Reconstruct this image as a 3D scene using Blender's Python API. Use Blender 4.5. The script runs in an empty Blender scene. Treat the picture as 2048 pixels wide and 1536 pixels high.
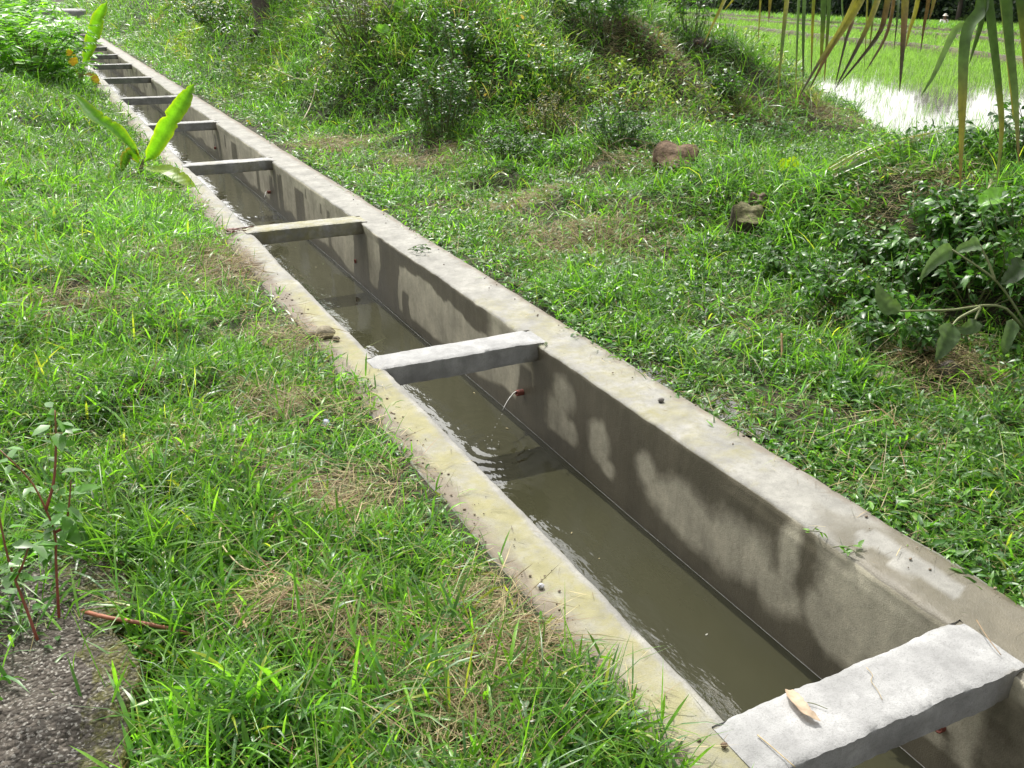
import bpy, math, random
import numpy as np
from mathutils import Matrix, Vector

# ------------------------------------------------------------------ camera
scene = bpy.context.scene
COL = scene.collection
rng = np.random.default_rng(7)
random.seed(7)
F_PX, PITCH, YAW, ROLL = 1834.2, 0.41118, 0.47097, 0.010186
CAM = np.array([-1.1832, 0.0, 1.55])
W = 0.755                       # clear width of the canal
WZ = -0.48                      # water level in the canal
PZ = -0.72                      # water level in the rice paddy
fw = np.array([math.sin(YAW)*math.cos(PITCH), math.cos(YAW)*math.cos(PITCH), -math.sin(PITCH)])
_rt = np.array([math.cos(YAW), -math.sin(YAW), 0.0]); _up = np.cross(_rt, fw)
rt = _rt*math.cos(ROLL) + _up*math.sin(ROLL)
up = -_rt*math.sin(ROLL) + _up*math.cos(ROLL)
cd = bpy.data.cameras.new('camera'); cam = bpy.data.objects.new('camera', cd); COL.objects.link(cam)
cam.matrix_world = Matrix(((rt[0], up[0], -fw[0], CAM[0]), (rt[1], up[1], -fw[1], CAM[1]),
                           (rt[2], up[2], -fw[2], CAM[2]), (0, 0, 0, 1)))
cd.sensor_width = 36; cd.lens = F_PX/2048*36; cd.clip_start = 0.05; cd.clip_end = 2000
scene.camera = cam

# ------------------------------------------------------------------ world, sun, exposure
SUN_EL, SUN_AZ = math.radians(54), math.radians(6)     # azimuth from +Y towards +X
sdir = np.array([math.sin(SUN_AZ)*math.cos(SUN_EL), math.cos(SUN_AZ)*math.cos(SUN_EL), math.sin(SUN_EL)])
world = bpy.data.worlds.new('World'); scene.world = world; world.use_nodes = True
wn, wl = world.node_tree.nodes, world.node_tree.links
wn.clear()
out = wn.new('ShaderNodeOutputWorld'); bg = wn.new('ShaderNodeBackground'); bg.inputs[1].default_value = 0.1
sky = wn.new('ShaderNodeTexSky'); sky.sky_type = 'NISHITA'; sky.sun_disc = False
sky.sun_elevation = SUN_EL; sky.sun_rotation = SUN_AZ
tc = wn.new('ShaderNodeTexCoord')
noi = wn.new('ShaderNodeTexNoise'); noi.inputs['Scale'].default_value = 2.6; noi.inputs['Detail'].default_value = 7
ramp = wn.new('ShaderNodeValToRGB'); ramp.color_ramp.elements[0].position = 0.22; ramp.color_ramp.elements[1].position = 0.46
dot = wn.new('ShaderNodeVectorMath'); dot.operation = 'DOT_PRODUCT'; dot.inputs[1].default_value = tuple(sdir)
gl = wn.new('ShaderNodeMapRange'); gl.interpolation_type = 'SMOOTHSTEP'
gl.inputs[1].default_value = 0.5; gl.inputs[2].default_value = 0.97; gl.inputs[3].default_value = 3.4; gl.inputs[4].default_value = 42.0
sepw = wn.new('ShaderNodeSeparateXYZ')
hz = wn.new('ShaderNodeMapRange'); hz.interpolation_type = 'SMOOTHSTEP'      # bright hazy band low in the sky
hz.inputs[1].default_value = 0.0; hz.inputs[2].default_value = 0.38; hz.inputs[3].default_value = 16.0; hz.inputs[4].default_value = 0.0
addw = wn.new('ShaderNodeMath'); addw.operation = 'ADD'
cc = wn.new('ShaderNodeVectorMath'); cc.operation = 'SCALE'; cc.inputs[0].default_value = (1.0, 0.99, 0.97)
mixw = wn.new('ShaderNodeMixRGB')
wl.new(tc.outputs['Generated'], noi.inputs['Vector']); wl.new(noi.outputs['Fac'], ramp.inputs['Fac'])
wl.new(tc.outputs['Generated'], dot.inputs[0]); wl.new(dot.outputs['Value'], gl.inputs[0])
wl.new(tc.outputs['Generated'], sepw.inputs[0]); wl.new(sepw.outputs['Z'], hz.inputs[0])
wl.new(gl.outputs[0], addw.inputs[0]); wl.new(hz.outputs[0], addw.inputs[1])
wl.new(addw.outputs[0], cc.inputs['Scale'])
wl.new(ramp.outputs['Color'], mixw.inputs['Fac']); wl.new(sky.outputs['Color'], mixw.inputs[1]); wl.new(cc.outputs[0], mixw.inputs[2])
wl.new(mixw.outputs[0], bg.inputs[0]); wl.new(bg.outputs[0], out.inputs[0])
sl = bpy.data.lights.new('sun', 'SUN'); sl.energy = 5.0; sl.angle = math.radians(0.6); sl.color = (1.0, 0.955, 0.88)
so = bpy.data.objects.new('sun', sl); COL.objects.link(so)
so.rotation_euler = Vector(tuple(sdir)).to_track_quat('Z', 'Y').to_euler()
scene.view_settings.view_transform = 'Standard'; scene.view_settings.look = 'None'
scene.view_settings.exposure = 0.20; scene.view_settings.gamma = 1.0
scene.cycles.max_bounces = 8; scene.cycles.diffuse_bounces = 3; scene.cycles.glossy_bounces = 3
scene.cycles.transmission_bounces = 4; scene.cycles.transparent_max_bounces = 8

# ------------------------------------------------------------------ numeric helpers
def A(*v): return np.array(v, float)
def ss(t): t = np.clip(t, 0, 1); return t*t*(3-2*t)
def _hash(i, j, s):
    v = np.sin(i*127.1 + j*311.7 + s*74.7)*43758.5453
    return v - np.floor(v)
def vn(x, y, s=0):
    x = np.asarray(x, float); y = np.asarray(y, float)
    i, j = np.floor(x), np.floor(y); u, v = x-i, y-j
    u, v = u*u*(3-2*u), v*v*(3-2*v)
    return ((_hash(i, j, s)*(1-u) + _hash(i+1, j, s)*u)*(1-v) + (_hash(i, j+1, s)*(1-u) + _hash(i+1, j+1, s)*u)*v)
def fbm(x, y, s=0, o=3):
    r, a, t = 0, 1, 0
    for k in range(o):
        r = r + a*vn(x*2**k + 17*k, y*2**k - 9*k, s+k); t += a; a *= .5
    return r/t
def interp(v, xs, ys): return np.interp(v, xs, ys)

# ------------------------------------------------------------------ terrain
def edge_x(y):      # where the bank drops to the paddy
    return interp(y, [-10, 3, 5, 6.1, 6.9, 8.5, 9.9, 12.7, 17, 23, 40, 80], [12, 9.6, 8.4, 7.95, 7.7, 8.5, 9.2, 10.6, 11.9, 14.0, 21, 40])
def mound(x, y):
    yf = interp(x, [1.2, 1.6, 2.4, 3.1, 4.6, 6.5, 8.2, 12], [12.5, 11, 9.4, 8.5, 8.3, 8.1, 8.3, 9])
    yf = yf + (fbm(x*1.1, y*.3, 40)-.5)*1.6
    s = ss((y-yf+.3)/3.3)*ss((x-1.2)/2.3)
    xr = edge_x(y) - .15
    s3 = ss((xr-x)/1.3)
    a = interp(x, [1.2, 2.5, 4, 6, 7.5, 9, 10.5, 12], [.85, 1.25, 1.42, 1.25, .95, .62, .45, .40]) + .30*ss((y-13)/10)*ss((9-x)/3)
    a = a*(.72 + .56*fbm(x*.62+3, y*.62, 41, 2))
    return a*s*s3
def ground_h(x, y):
    x = np.asarray(x, float); y = np.asarray(y, float)
    right = -.035 + mound(x, y)
    right = right + .24*ss((x-1.8)/1.9)*ss((y-1.6)/1.6)*ss((5.9-x)/2.0)*(.5+fbm(x*.9, y*.9, 13, 2))
    right = right + .36*ss((x-2.65 + .25*(fbm(y*1.5, x, 3)-.5))/.55)*ss((y-2.3)/.6)*ss((6.0-y)/2.2)*ss((5.7-x)/2.0)
    right = right + (fbm(x*1.3, y*1.3, 11)-.5)*.12*ss((x-1.3)/1.2) + (fbm(x*2.6, y*2.6, 12, 2)-.5)*.22*ss((x-1.25)/.8) + (fbm(x*4, y*4, 15)-.5)*.05*ss((x-1.2)/.6)
    right = right - .20*ss((x-4.6)/2.0)*ss((10.2-y)/2.0)
    ex = edge_x(y)
    right = right*1.0 - (.95+right)*ss((x-ex)/.9)
    left = -.008 + .10*ss((-.35-x)/.8) + .30*ss((-1.6-x)/3.0) + .35*ss((y-13)/12)*ss((-.6-x)/2.5)
    left = left + .32*ss((-.75-x)/1.5)*ss((y-3.2)/3) + (fbm(x*1.3, y*1.3, 21)-.5)*.14*ss((-.35-x)/.5) + (fbm(x*2.6, y*2.6, 22, 2)-.5)*.21*ss((-.3-x)/.5) + (fbm(x*4, y*4, 25)-.5)*.05*ss((-.25-x)/.3)
    return np.where(x > .4, right, left)
def gh(x, y): return float(ground_h(np.array([x]), np.array([y]))[0])
def ray(px, py): return fw + ((px-1024)/F_PX)*rt - ((py-768)/F_PX)*up
def at_g(px, py):
    d = ray(px, py); t = np.linspace(.8, 90, 9000)
    P = CAM + d*t[:, None]
    below = P[:, 2] < np.maximum(ground_h(P[:, 0], P[:, 1]), np.where(P[:, 0] > 6, PZ, -5))
    k = int(np.argmax(below)) if below.any() else len(t)-1
    return P[k].copy()
def at_d(px, py, dist): return CAM + ray(px, py)*dist
def at_z(px, py, z):
    d = ray(px, py); return CAM + d*((z-CAM[2])/d[2])
def cz(P): return float((np.asarray(P)-CAM) @ fw)

# ------------------------------------------------------------------ mesh helpers
class MB:
    def __init__(s): s.v, s.q, s.t, s.c, s.n = [], [], [], [], 0
    def add(s, v, q=None, t=None, c=None):
        v = np.asarray(v, float).reshape(-1, 3)
        if q is not None and len(q): s.q.append(np.asarray(q, np.int64).reshape(-1, 4)+s.n)
        if t is not None and len(t): s.t.append(np.asarray(t, np.int64).reshape(-1, 3)+s.n)
        if c is None: c = A(1, 1, 1)
        c = np.asarray(c, float)
        s.c.append(np.broadcast_to(c, (len(v), 3)).copy() if c.ndim == 1 else c)
        s.v.append(v); s.n += len(v)
    def build(s, name, mat, parent=None, smooth=False, loc=None):
        me = bpy.data.meshes.new(name)
        v = np.concatenate(s.v).astype(np.float32)
        if loc is not None: v = v - np.asarray(loc, np.float32)
        q = np.concatenate(s.q) if s.q else np.zeros((0, 4), np.int64)
        t = np.concatenate(s.t) if s.t else np.zeros((0, 3), np.int64)
        me.vertices.add(len(v)); me.vertices.foreach_set('co', v.ravel())
        li = np.concatenate([q.ravel(), t.ravel()]).astype(np.int32)
        me.loops.add(len(li)); me.loops.foreach_set('vertex_index', li)
        st = np.concatenate([np.arange(len(q))*4, len(q)*4 + np.arange(len(t))*3]).astype(np.int32)
        me.polygons.add(len(st)); me.polygons.foreach_set('loop_start', st)
        if smooth: me.polygons.foreach_set('use_smooth', np.ones(len(st), bool))
        me.update(calc_edges=True)
        at = me.attributes.new('col', 'FLOAT_COLOR', 'POINT')
        c = np.concatenate(s.c); c4 = np.concatenate([c, np.ones((len(c), 1))], 1).astype(np.float32)
        at.data.foreach_set('color', c4.ravel())
        me.materials.append(mat)
        o = bpy.data.objects.new(name, me); COL.objects.link(o)
        if loc is not None and parent is None: o.location = tuple(loc)
        if parent is not None: o.parent = parent
        return o
def tag(o, label, cat, group=None, kind=None):
    o['label'] = label
    o['category'] = cat
    if group: o['group'] = group
    if kind: o['kind'] = kind
    return o
def thing(name, label, cat, loc, group=None):
    o = bpy.data.objects.new(name, None); COL.objects.link(o); o.location = tuple(float(a) for a in loc)
    o.empty_display_size = .1
    return tag(o, label, cat, group)
def unit(v): v = np.asarray(v, float); return v/(np.linalg.norm(v, axis=-1, keepdims=True)+1e-9)

def tube(mb, pts, rad, sides=6, col=(1, 1, 1), cap=True):
    pts = np.asarray(pts, float); n = len(pts); rad = np.broadcast_to(np.asarray(rad, float), (n,))
    tg = unit(np.gradient(pts, axis=0))
    ref = A(0, 0, 1) if abs(tg[0] @ A(0, 0, 1)) < .9 else A(1, 0, 0)
    vs = []
    for i in range(n):
        a = unit(np.cross(tg[i], ref)); b = np.cross(a, tg[i]); ref = b if i else ref
        th = np.arange(sides)*2*math.pi/sides
        vs.append(pts[i] + rad[i]*(np.cos(th)[:, None]*a + np.sin(th)[:, None]*b))
    v = np.concatenate(vs); q = []
    for i in range(n-1):
        for k in range(sides):
            k2 = (k+1) % sides
            q.append((i*sides+k, i*sides+k2, (i+1)*sides+k2, (i+1)*sides+k))
    t = []
    if cap:
        v = np.concatenate([v, pts[:1], pts[-1:]]); c0, c1 = n*sides, n*sides+1
        for k in range(sides):
            k2 = (k+1) % sides
            t.append((c0, k2, k)); t.append((c1, (n-1)*sides+k, (n-1)*sides+k2))
    c = np.asarray(col, float)
    if c.ndim == 2:
        c = np.concatenate([np.repeat(c, sides, 0)] + ([c[:1], c[-1:]] if cap else []))
    mb.add(v, q, t, c)
def curve(pts, n=12):
    pts = np.asarray(pts, float); m = len(pts)
    if m < 3: return pts[0] + (pts[-1]-pts[0])*np.linspace(0, 1, n)[:, None]
    P = np.concatenate([[2*pts[0]-pts[1]], pts, [2*pts[-1]-pts[-2]]]); r = []
    for u in np.linspace(0, m-1-1e-6, n):
        i = int(u); f = u-i; a, b, c, d = P[i:i+4]
        r.append(.5*((2*b)+(c-a)*f+(2*a-5*b+4*c-d)*f*f+(3*b-a-3*c+d)*f**3))
    return np.array(r)

def blades(mb, P, az, L, Wd, t0, t1, col, K=3, roll=None, fold=.0, tipcol=None):
    """grass blades: rows of 2 (or 3 with a midrib fold) vertices and a tip"""
    N = len(P)
    if N == 0: return
    dirv = np.stack([np.sin(az), np.cos(az), np.zeros(N)], 1); side0 = np.stack([np.cos(az), -np.sin(az), np.zeros(N)], 1)
    if roll is None: roll = rng.normal(0, .5, N)
    s = np.linspace(0, 1, K+1); pos = P.copy(); rows = []; prof = np.interp(s, [0, .3, .65, 1], [.55, 1, .85, 0])
    for k in range(K+1):
        th = t0 + (t1-t0)*s[k]
        tg = np.sin(th)[:, None]*dirv + np.cos(th)[:, None]*A(0, 0, 1)
        if k: pos = pos + tg*(L/K)[:, None]
        nrm = np.cross(side0, tg)
        sd = side0*np.cos(roll)[:, None] + nrm*np.sin(roll)[:, None]; n2 = np.cross(sd, tg)
        w = (Wd*prof[k]*.5)[:, None]
        if k == K: rows.append([pos])
        elif fold: rows.append([pos-sd*w, pos-n2*w*fold, pos+sd*w])
        else: rows.append([pos-sd*w, pos+sd*w])
    m = len(rows[0]); V = np.stack([p for r in rows for p in r], 1); nv = V.shape[1]; off = (np.arange(N)*nv)[:, None]
    q, t = [], []
    for k in range(K-1):
        for j in range(m-1): q.append(off + A(k*m+j, k*m+j+1, (k+1)*m+j+1, (k+1)*m+j).astype(int))
    for j in range(m-1): t.append(off + A((K-1)*m+j, (K-1)*m+j+1, K*m).astype(int))
    C = np.repeat(col[:, None, :], nv, 1)
    if tipcol is not None:
        rowid = np.concatenate([np.full(len(r), k) for k, r in enumerate(rows)])
        f = np.interp(rowid/K, [.3, 1], [0, 1])[None, :, None]
        C = C*(1-f) + tipcol[:, None, :]*f
    mb.add(V.reshape(-1, 3), np.concatenate(q) if q else None, np.concatenate(t), C.reshape(-1, 3))

def leaves(mb, P, d, n, L, Wd, col, droop=.25, fold=.25):
    """ovate leaves: base point, two rows of three, tip"""
    N = len(P)
    if N == 0: return
    d = unit(d); s = unit(np.cross(d, n)); n = unit(np.cross(s, d))
    L_ = L[:, None]; w = (Wd*.5)[:, None]; droop = np.broadcast_to(droop, (N,))[:, None]
    def pt(f, side, dr): return P + d*L_*f + s*w*side - n*L_*dr + n*w*abs(side)*fold
    V = np.stack([P, pt(.3, -1, droop*.1), pt(.3, 0, droop*.1), pt(.3, 1, droop*.1),
                  pt(.68, -.72, droop*.5), pt(.68, 0, droop*.5), pt(.68, .72, droop*.5), pt(1, 0, droop)], 1)
    off = (np.arange(N)*8)[:, None]
    q = np.concatenate([off+np.array([[1, 2, 5, 4]]), off+np.array([[2, 3, 6, 5]])])
    t = np.concatenate([off+np.array([x]) for x in ((0, 2, 1), (0, 3, 2), (4, 5, 7), (5, 6, 7))])
    mb.add(V.reshape(-1, 3), q, t, np.repeat(col, 8, 0))

def leaf_sheet(mb, rib, width, nrm, col, profile=None, fold=.25, edge=None, nacross=3, wav=.0, tear=0.):
    """one large leaf along a midrib curve; edge = colour towards the margin"""
    rib = np.asarray(rib, float); n = len(rib); tg = unit(np.gradient(rib, axis=0))
    s = unit(np.cross(tg, np.broadcast_to(np.asarray(nrm, float), rib.shape))); nn = unit(np.cross(s, tg))
    u = np.linspace(0, 1, n)
    pr = np.interp(u, [0, .12, .35, .7, .9, 1], [.12, .55, 1, .9, .5, .03]) if profile is None else np.interp(u, *profile)
    m = 2*nacross+1; V, C = [], []
    cb = np.broadcast_to(np.asarray(col, float), (n, 3)) if np.ndim(col) == 1 else np.asarray(col)
    tr_ = 1-tear*rng.random((n, 2))*(rng.random((n, 2)) < .13)
    for i in range(n):
        for j in range(m):
            a = (j-nacross)/nacross
            ed = (1 + (wav*(rng.random()-.5) if abs(a) == 1 else 0))*(tr_[i, int(a > 0)] if abs(a) > .6 else 1)
            V.append(rib[i] + s[i]*a*pr[i]*width*.5*ed + nn[i]*abs(a)**1.3*fold*pr[i]*width*.5 + nn[i]*wav*width*.08*math.sin(i*1.7+a*3))
            C.append(cb[i] if edge is None else cb[i]*(1-abs(a)**5) + np.asarray(edge)*abs(a)**5)
    q = [(i*m+j, i*m+j+1, (i+1)*m+j+1, (i+1)*m+j) for i in range(n-1) for j in range(m-1)]
    mb.add(V, q, None, np.array(C))

def blob(mb, c, r, col=(1, 1, 1), seed=0, rough=.25, nu=18, nv=12, flat=0., fr=2.2, rot=None):
    """irregular stone or clod"""
    th = np.linspace(0, 2*math.pi, nu, endpoint=False); ph = np.linspace(0.001, math.pi-.001, nv)
    T, Pp = np.meshgrid(th, ph); d = np.stack([np.sin(Pp)*np.cos(T), np.sin(Pp)*np.sin(T), np.cos(Pp)], -1).reshape(-1, 3)
    k = 1 + rough*(fbm(d[:, 0]*fr+d[:, 2]*1.3+5, d[:, 1]*fr-d[:, 2]*1.7+seed, seed)-.5)*2
    v = d*k[:, None]*np.asarray(r, float)
    if flat: v[:, 2] = np.where(v[:, 2] > flat*np.max(np.atleast_1d(r)), flat*np.max(np.atleast_1d(r)) + .15*(v[:, 2]-flat*np.max(np.atleast_1d(r))), v[:, 2])
    if rot is not None: v = v @ np.array(Matrix.Rotation(rot[0], 3, rot[1])).T
    v = v + np.asarray(c, float)
    q = [(i*nu+j, i*nu+(j+1) % nu, (i+1)*nu+(j+1) % nu, (i+1)*nu+j) for i in range(nv-1) for j in range(nu)]
    mb.add(v, [x[::-1] for x in q], None, col)

# ------------------------------------------------------------------ materials
def newmat(name):
    m = bpy.data.materials.new(name); m.use_nodes = True; nt = m.node_tree; nt.nodes.clear()
    o = nt.nodes.new('ShaderNodeOutputMaterial'); return m, nt, o
def N(nt, t, **kw):
    n = nt.nodes.new(t)
    for k, v in kw.items():
        if k.startswith('_'): setattr(n, k[1:], v)
        else: n.inputs[k.replace('__', ' ')].default_value = v
    return n
def noise(nt, scale, detail=4, rough=.55, vec=None):
    n = N(nt, 'ShaderNodeTexNoise', Scale=scale, Detail=detail, Roughness=rough)
    if vec is not None: nt.links.new(vec, n.inputs['Vector'])
    return n.outputs['Fac']
def rmp(nt, fac, a, b, ca=(0, 0, 0), cb=(1, 1, 1)):
    r = N(nt, 'ShaderNodeValToRGB'); e = r.color_ramp.elements
    e[0].position, e[1].position = a, b; e[0].color = (*ca, 1); e[1].color = (*cb, 1)
    nt.links.new(fac, r.inputs['Fac']); return r.outputs['Color']
def mix(nt, fac, a, b, mode='MIX'):
    m = N(nt, 'ShaderNodeMixRGB', _blend_type=mode)
    for k, v in ((0, fac), (1, a), (2, b)):
        if hasattr(v, 'links') or hasattr(v, 'is_linked'): nt.links.new(v, m.inputs[k])
        else: m.inputs[k].default_value = v if k == 0 else (*v, 1)
    return m.outputs[0]
def math_(nt, op, a, b=None, c=None):
    m = N(nt, 'ShaderNodeMath', _operation=op)
    for k, v in enumerate((a, b, c)):
        if v is None: continue
        if hasattr(v, 'is_linked'): nt.links.new(v, m.inputs[k])
        else: m.inputs[k].default_value = v
    return m.outputs[0]
def bump(nt, h, strength=.3, dist=.01):
    b = N(nt, 'ShaderNodeBump', Strength=strength, Distance=dist); nt.links.new(h, b.inputs['Height']); return b.outputs[0]

def leaf_mat(name, rough=.42, trans=.42, spec=.5, tint=(1.08, 1.14, .52), mott=.25, mscale=40):
    """col attribute -> glossy front + light passing through"""
    m, nt, o = newmat(name); L = nt.links.new
    a = N(nt, 'ShaderNodeAttribute', _attribute_name='col')
    geo = N(nt, 'ShaderNodeNewGeometry')
    f = noise(nt, mscale, 2, .5, geo.outputs['Position'])
    v = N(nt, 'ShaderNodeMapRange'); L(f, v.inputs[0]); v.inputs[1].default_value = .3; v.inputs[2].default_value = .7
    v.inputs[3].default_value = 1-mott; v.inputs[4].default_value = 1+mott
    c = N(nt, 'ShaderNodeVectorMath', _operation='SCALE'); L(a.outputs['Color'], c.inputs[0]); L(v.outputs[0], c.inputs['Scale'])
    pb = N(nt, 'ShaderNodeBsdfPrincipled', Roughness=rough); pb.inputs['Specular IOR Level'].default_value = spec
    L(c.outputs[0], pb.inputs['Base Color'])
    tr = N(nt, 'ShaderNodeBsdfTranslucent')
    tm = N(nt, 'ShaderNodeVectorMath', _operation='MULTIPLY'); L(c.outputs[0], tm.inputs[0]); tm.inputs[1].default_value = tuple(x*1.9 for x in tint)
    L(tm.outputs[0], tr.inputs[0])
    mx = N(nt, 'ShaderNodeMixShader'); mx.inputs[0].default_value = trans
    L(pb.outputs[0], mx.inputs[1]); L(tr.outputs[0], mx.inputs[2]); L(mx.outputs[0], o.inputs[0])
    return m
def col_mat(name, rough=.8, spec=.3, nscale=30, amt=.35, bstr=.4, bdist=.01, bscale=None, metallic=0):
    m, nt, o = newmat(name); L = nt.links.new
    a = N(nt, 'ShaderNodeAttribute', _attribute_name='col'); geo = N(nt, 'ShaderNodeTexCoord')
    f = noise(nt, nscale, 5, .6, geo.outputs['Object'])
    v = N(nt, 'ShaderNodeMapRange'); L(f, v.inputs[0]); v.inputs[1].default_value = .25; v.inputs[2].default_value = .75
    v.inputs[3].default_value = 1-amt; v.inputs[4].default_value = 1+amt
    c = N(nt, 'ShaderNodeVectorMath', _operation='SCALE'); L(a.outputs['Color'], c.inputs[0]); L(v.outputs[0], c.inputs['Scale'])
    pb = N(nt, 'ShaderNodeBsdfPrincipled', Roughness=rough, Metallic=metallic); pb.inputs['Specular IOR Level'].default_value = spec
    L(c.outputs[0], pb.inputs['Base Color'])
    L(bump(nt, noise(nt, bscale or nscale*2, 6, .65, geo.outputs['Object']), bstr, bdist), pb.inputs['Normal'])
    L(pb.outputs[0], o.inputs[0]); return m

M_grass = leaf_mat('grass_blade', .36, .45, .55)
M_weed = leaf_mat('weed_leaf', .38, .36, .5)
M_straw = leaf_mat('dry_straw', .6, .2, .3, (1, 1, 1))
M_banana = leaf_mat('banana_leaf', .4, .55, .4, (1.5, 1.35, .35), .12, 60)
M_palm = leaf_mat('palm_leaflet', .35, .24, .5, (1.0, 1.05, .4), .22, 55)
M_rice = leaf_mat('rice_blade', .4, .5, .35, (1.1, 1.1, .65))
M_farleaf = leaf_mat('far_leaf', .6, .25, .2)
M_bark = col_mat('bark', .9, .2, 25, .4, .8, .02)
M_stem = col_mat('plant_stem', .55, .4, 60, .25, .2, .002)
M_stone = col_mat('stone', .8, .35, 45, .4, .6, .01)
M_plain = col_mat('plain_matter', .6, .3, 40, .15, .1, .002)

def ground_mat():
    m, nt, o = newmat('soil'); L = nt.links.new
    g = N(nt, 'ShaderNodeNewGeometry').outputs['Position']
    c = mix(nt, rmp(nt, noise(nt, 9, 6, .6, g), .35, .65), (.026, .022, .015), (.060, .048, .032))
    c = mix(nt, rmp(nt, noise(nt, 2.2, 5, .6, g), .38, .55), c, (.024, .034, .012))
    c = mix(nt, rmp(nt, noise(nt, 140, 3, .6, g), .6, .72), c, (.17, .14, .10))
    pb = N(nt, 'ShaderNodeBsdfPrincipled', Roughness=.9); pb.inputs['Specular IOR Level'].default_value = .25
    L(c, pb.inputs['Base Color']); L(bump(nt, noise(nt, 55, 8, .7, g), .8, .02), pb.inputs['Normal']); L(pb.outputs[0], o.inputs[0]); return m
def concrete_mat(name, base=(.250, .245, .222), algae=.5, soil=0., right=False):
    """cement: 'col'.r = wetness, .g = algae bias, .b = soil bias, negative = fill light painted on inner faces (masks made with the mesh)"""
    m, nt, o = newmat(name); L = nt.links.new
    at = N(nt, 'ShaderNodeAttribute', _attribute_name='col'); sp = N(nt, 'ShaderNodeSeparateColor'); L(at.outputs['Color'], sp.inputs[0])
    g = N(nt, 'ShaderNodeNewGeometry').outputs['Position']
    n1, n2, n3 = noise(nt, 5, 6, .62, g), noise(nt, 34, 6, .7, g), noise(nt, 230, 4, .65, g)
    c = mix(nt, rmp(nt, n1, .35, .68), tuple(x*.72 for x in base), tuple(min(.8, x*1.18) for x in base))
    c = mix(nt, math_(nt, 'MULTIPLY', rmp(nt, n2, .48, .70), .5), c, tuple(x*.6 for x in base))
    c = mix(nt, math_(nt, 'MULTIPLY', rmp(nt, n3, .52, .68), .5), c, tuple(x*.45 for x in base))
    br = N(nt, 'ShaderNodeMapRange'); L(sp.outputs[2], br.inputs[0]); br.inputs[1].default_value = 0.; br.inputs[2].default_value = -1.; br.inputs[3].default_value = 1.; br.inputs[4].default_value = 1.95  # inner faces painted lighter, standing in for fill light inside the canal
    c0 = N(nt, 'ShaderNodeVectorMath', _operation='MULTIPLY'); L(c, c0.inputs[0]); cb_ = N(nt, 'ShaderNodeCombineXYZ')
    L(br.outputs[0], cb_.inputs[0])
    for k_, f_ in ((1, .965), (2, .87)): L(math_(nt, 'MULTIPLY', br.outputs[0], f_) if False else math_(nt, 'MULTIPLY_ADD', br.outputs[0], 1-(1-f_)*3, (1-f_)*3), cb_.inputs[k_])  # painted lift is warmer, against the blue skylight
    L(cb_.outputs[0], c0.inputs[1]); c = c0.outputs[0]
    # algae film, yellow green
    alf = math_(nt, 'ADD', math_(nt, 'MULTIPLY', noise(nt, 7, 7, .68, g), 1.5), math_(nt, 'MULTIPLY', n2, .6))
    alf = math_(nt, 'ADD', alf, math_(nt, 'MULTIPLY_ADD', sp.outputs[1], 1.2, -1.62))
    c = mix(nt, math_(nt, 'MULTIPLY', rmp(nt, alf, 0.0, .55), .8), c, (.215, .20, .085))
    # soil film
    sof = math_(nt, 'ADD', math_(nt, 'MULTIPLY', noise(nt, 11, 7, .7, g), 1.3), math_(nt, 'MULTIPLY_ADD', sp.outputs[2], 1.2, -1.28))
    c = mix(nt, math_(nt, 'MULTIPLY', rmp(nt, sof, 0.0, .4), .88), c, (.150, .124, .096))
    # wet stain
    wf = math_(nt, 'ADD', sp.outputs[0], math_(nt, 'MULTIPLY_ADD', noise(nt, 13, 7, .7, g), .7, -.35))
    wet = rmp(nt, wf, .22, .80)
    c = mix(nt, math_(nt, 'MULTIPLY', wet, .93), c, mix(nt, n1, (.066, .059, .039), (.135, .117, .080)))
    mp = N(nt, 'ShaderNodeMapping'); L(g, mp.inputs[0]); mp.inputs['Scale'].default_value = (16, 16, 1.6)
    st = N(nt, 'ShaderNodeMapRange'); L(noise(nt, 1.0, 5, .6, mp.outputs[0]), st.inputs[0]); st.inputs[1].default_value = .32; st.inputs[2].default_value = .66; st.inputs[3].default_value = .87; st.inputs[4].default_value = 1.09
    cs = N(nt, 'ShaderNodeVectorMath', _operation='SCALE'); L(c, cs.inputs[0]); L(st.outputs[0], cs.inputs['Scale']); c = cs.outputs[0]
    pb = N(nt, 'ShaderNodeBsdfPrincipled'); L(c, pb.inputs['Base Color'])
    rr = N(nt, 'ShaderNodeMapRange'); L(wet, rr.inputs[0]); rr.inputs[3].default_value = .82; rr.inputs[4].default_value = .42; L(rr.outputs[0], pb.inputs['Roughness'])
    pb.inputs['Specular IOR Level'].default_value = .4
    h = math_(nt, 'ADD', math_(nt, 'MULTIPLY', n2, .7), math_(nt, 'MULTIPLY', n3, .6))
    L(bump(nt, h, .55, .006), pb.inputs['Normal']); L(pb.outputs[0], o.inputs[0]); return m
def water_mat(name, col, rough=.02, bscale=10, bstr=.15, spec=.5, aniso=(1, 1, 1)):
    m, nt, o = newmat(name); L = nt.links.new
    g = N(nt, 'ShaderNodeNewGeometry').outputs['Position']
    mp = N(nt, 'ShaderNodeMapping'); L(g, mp.inputs[0]); mp.inputs['Scale'].default_value = aniso
    c = mix(nt, noise(nt, 1.2, 3, .5, g), tuple(x*.8 for x in col), tuple(x*1.2 for x in col))
    pb = N(nt, 'ShaderNodeBsdfPrincipled', Roughness=rough, IOR=1.55); L(c, pb.inputs['Base Color'])
    L(bump(nt, noise(nt, bscale, 3, .5, mp.outputs[0]), bstr, .02), pb.inputs['Normal']); L(pb.outputs[0], o.inputs[0]); return m
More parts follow.
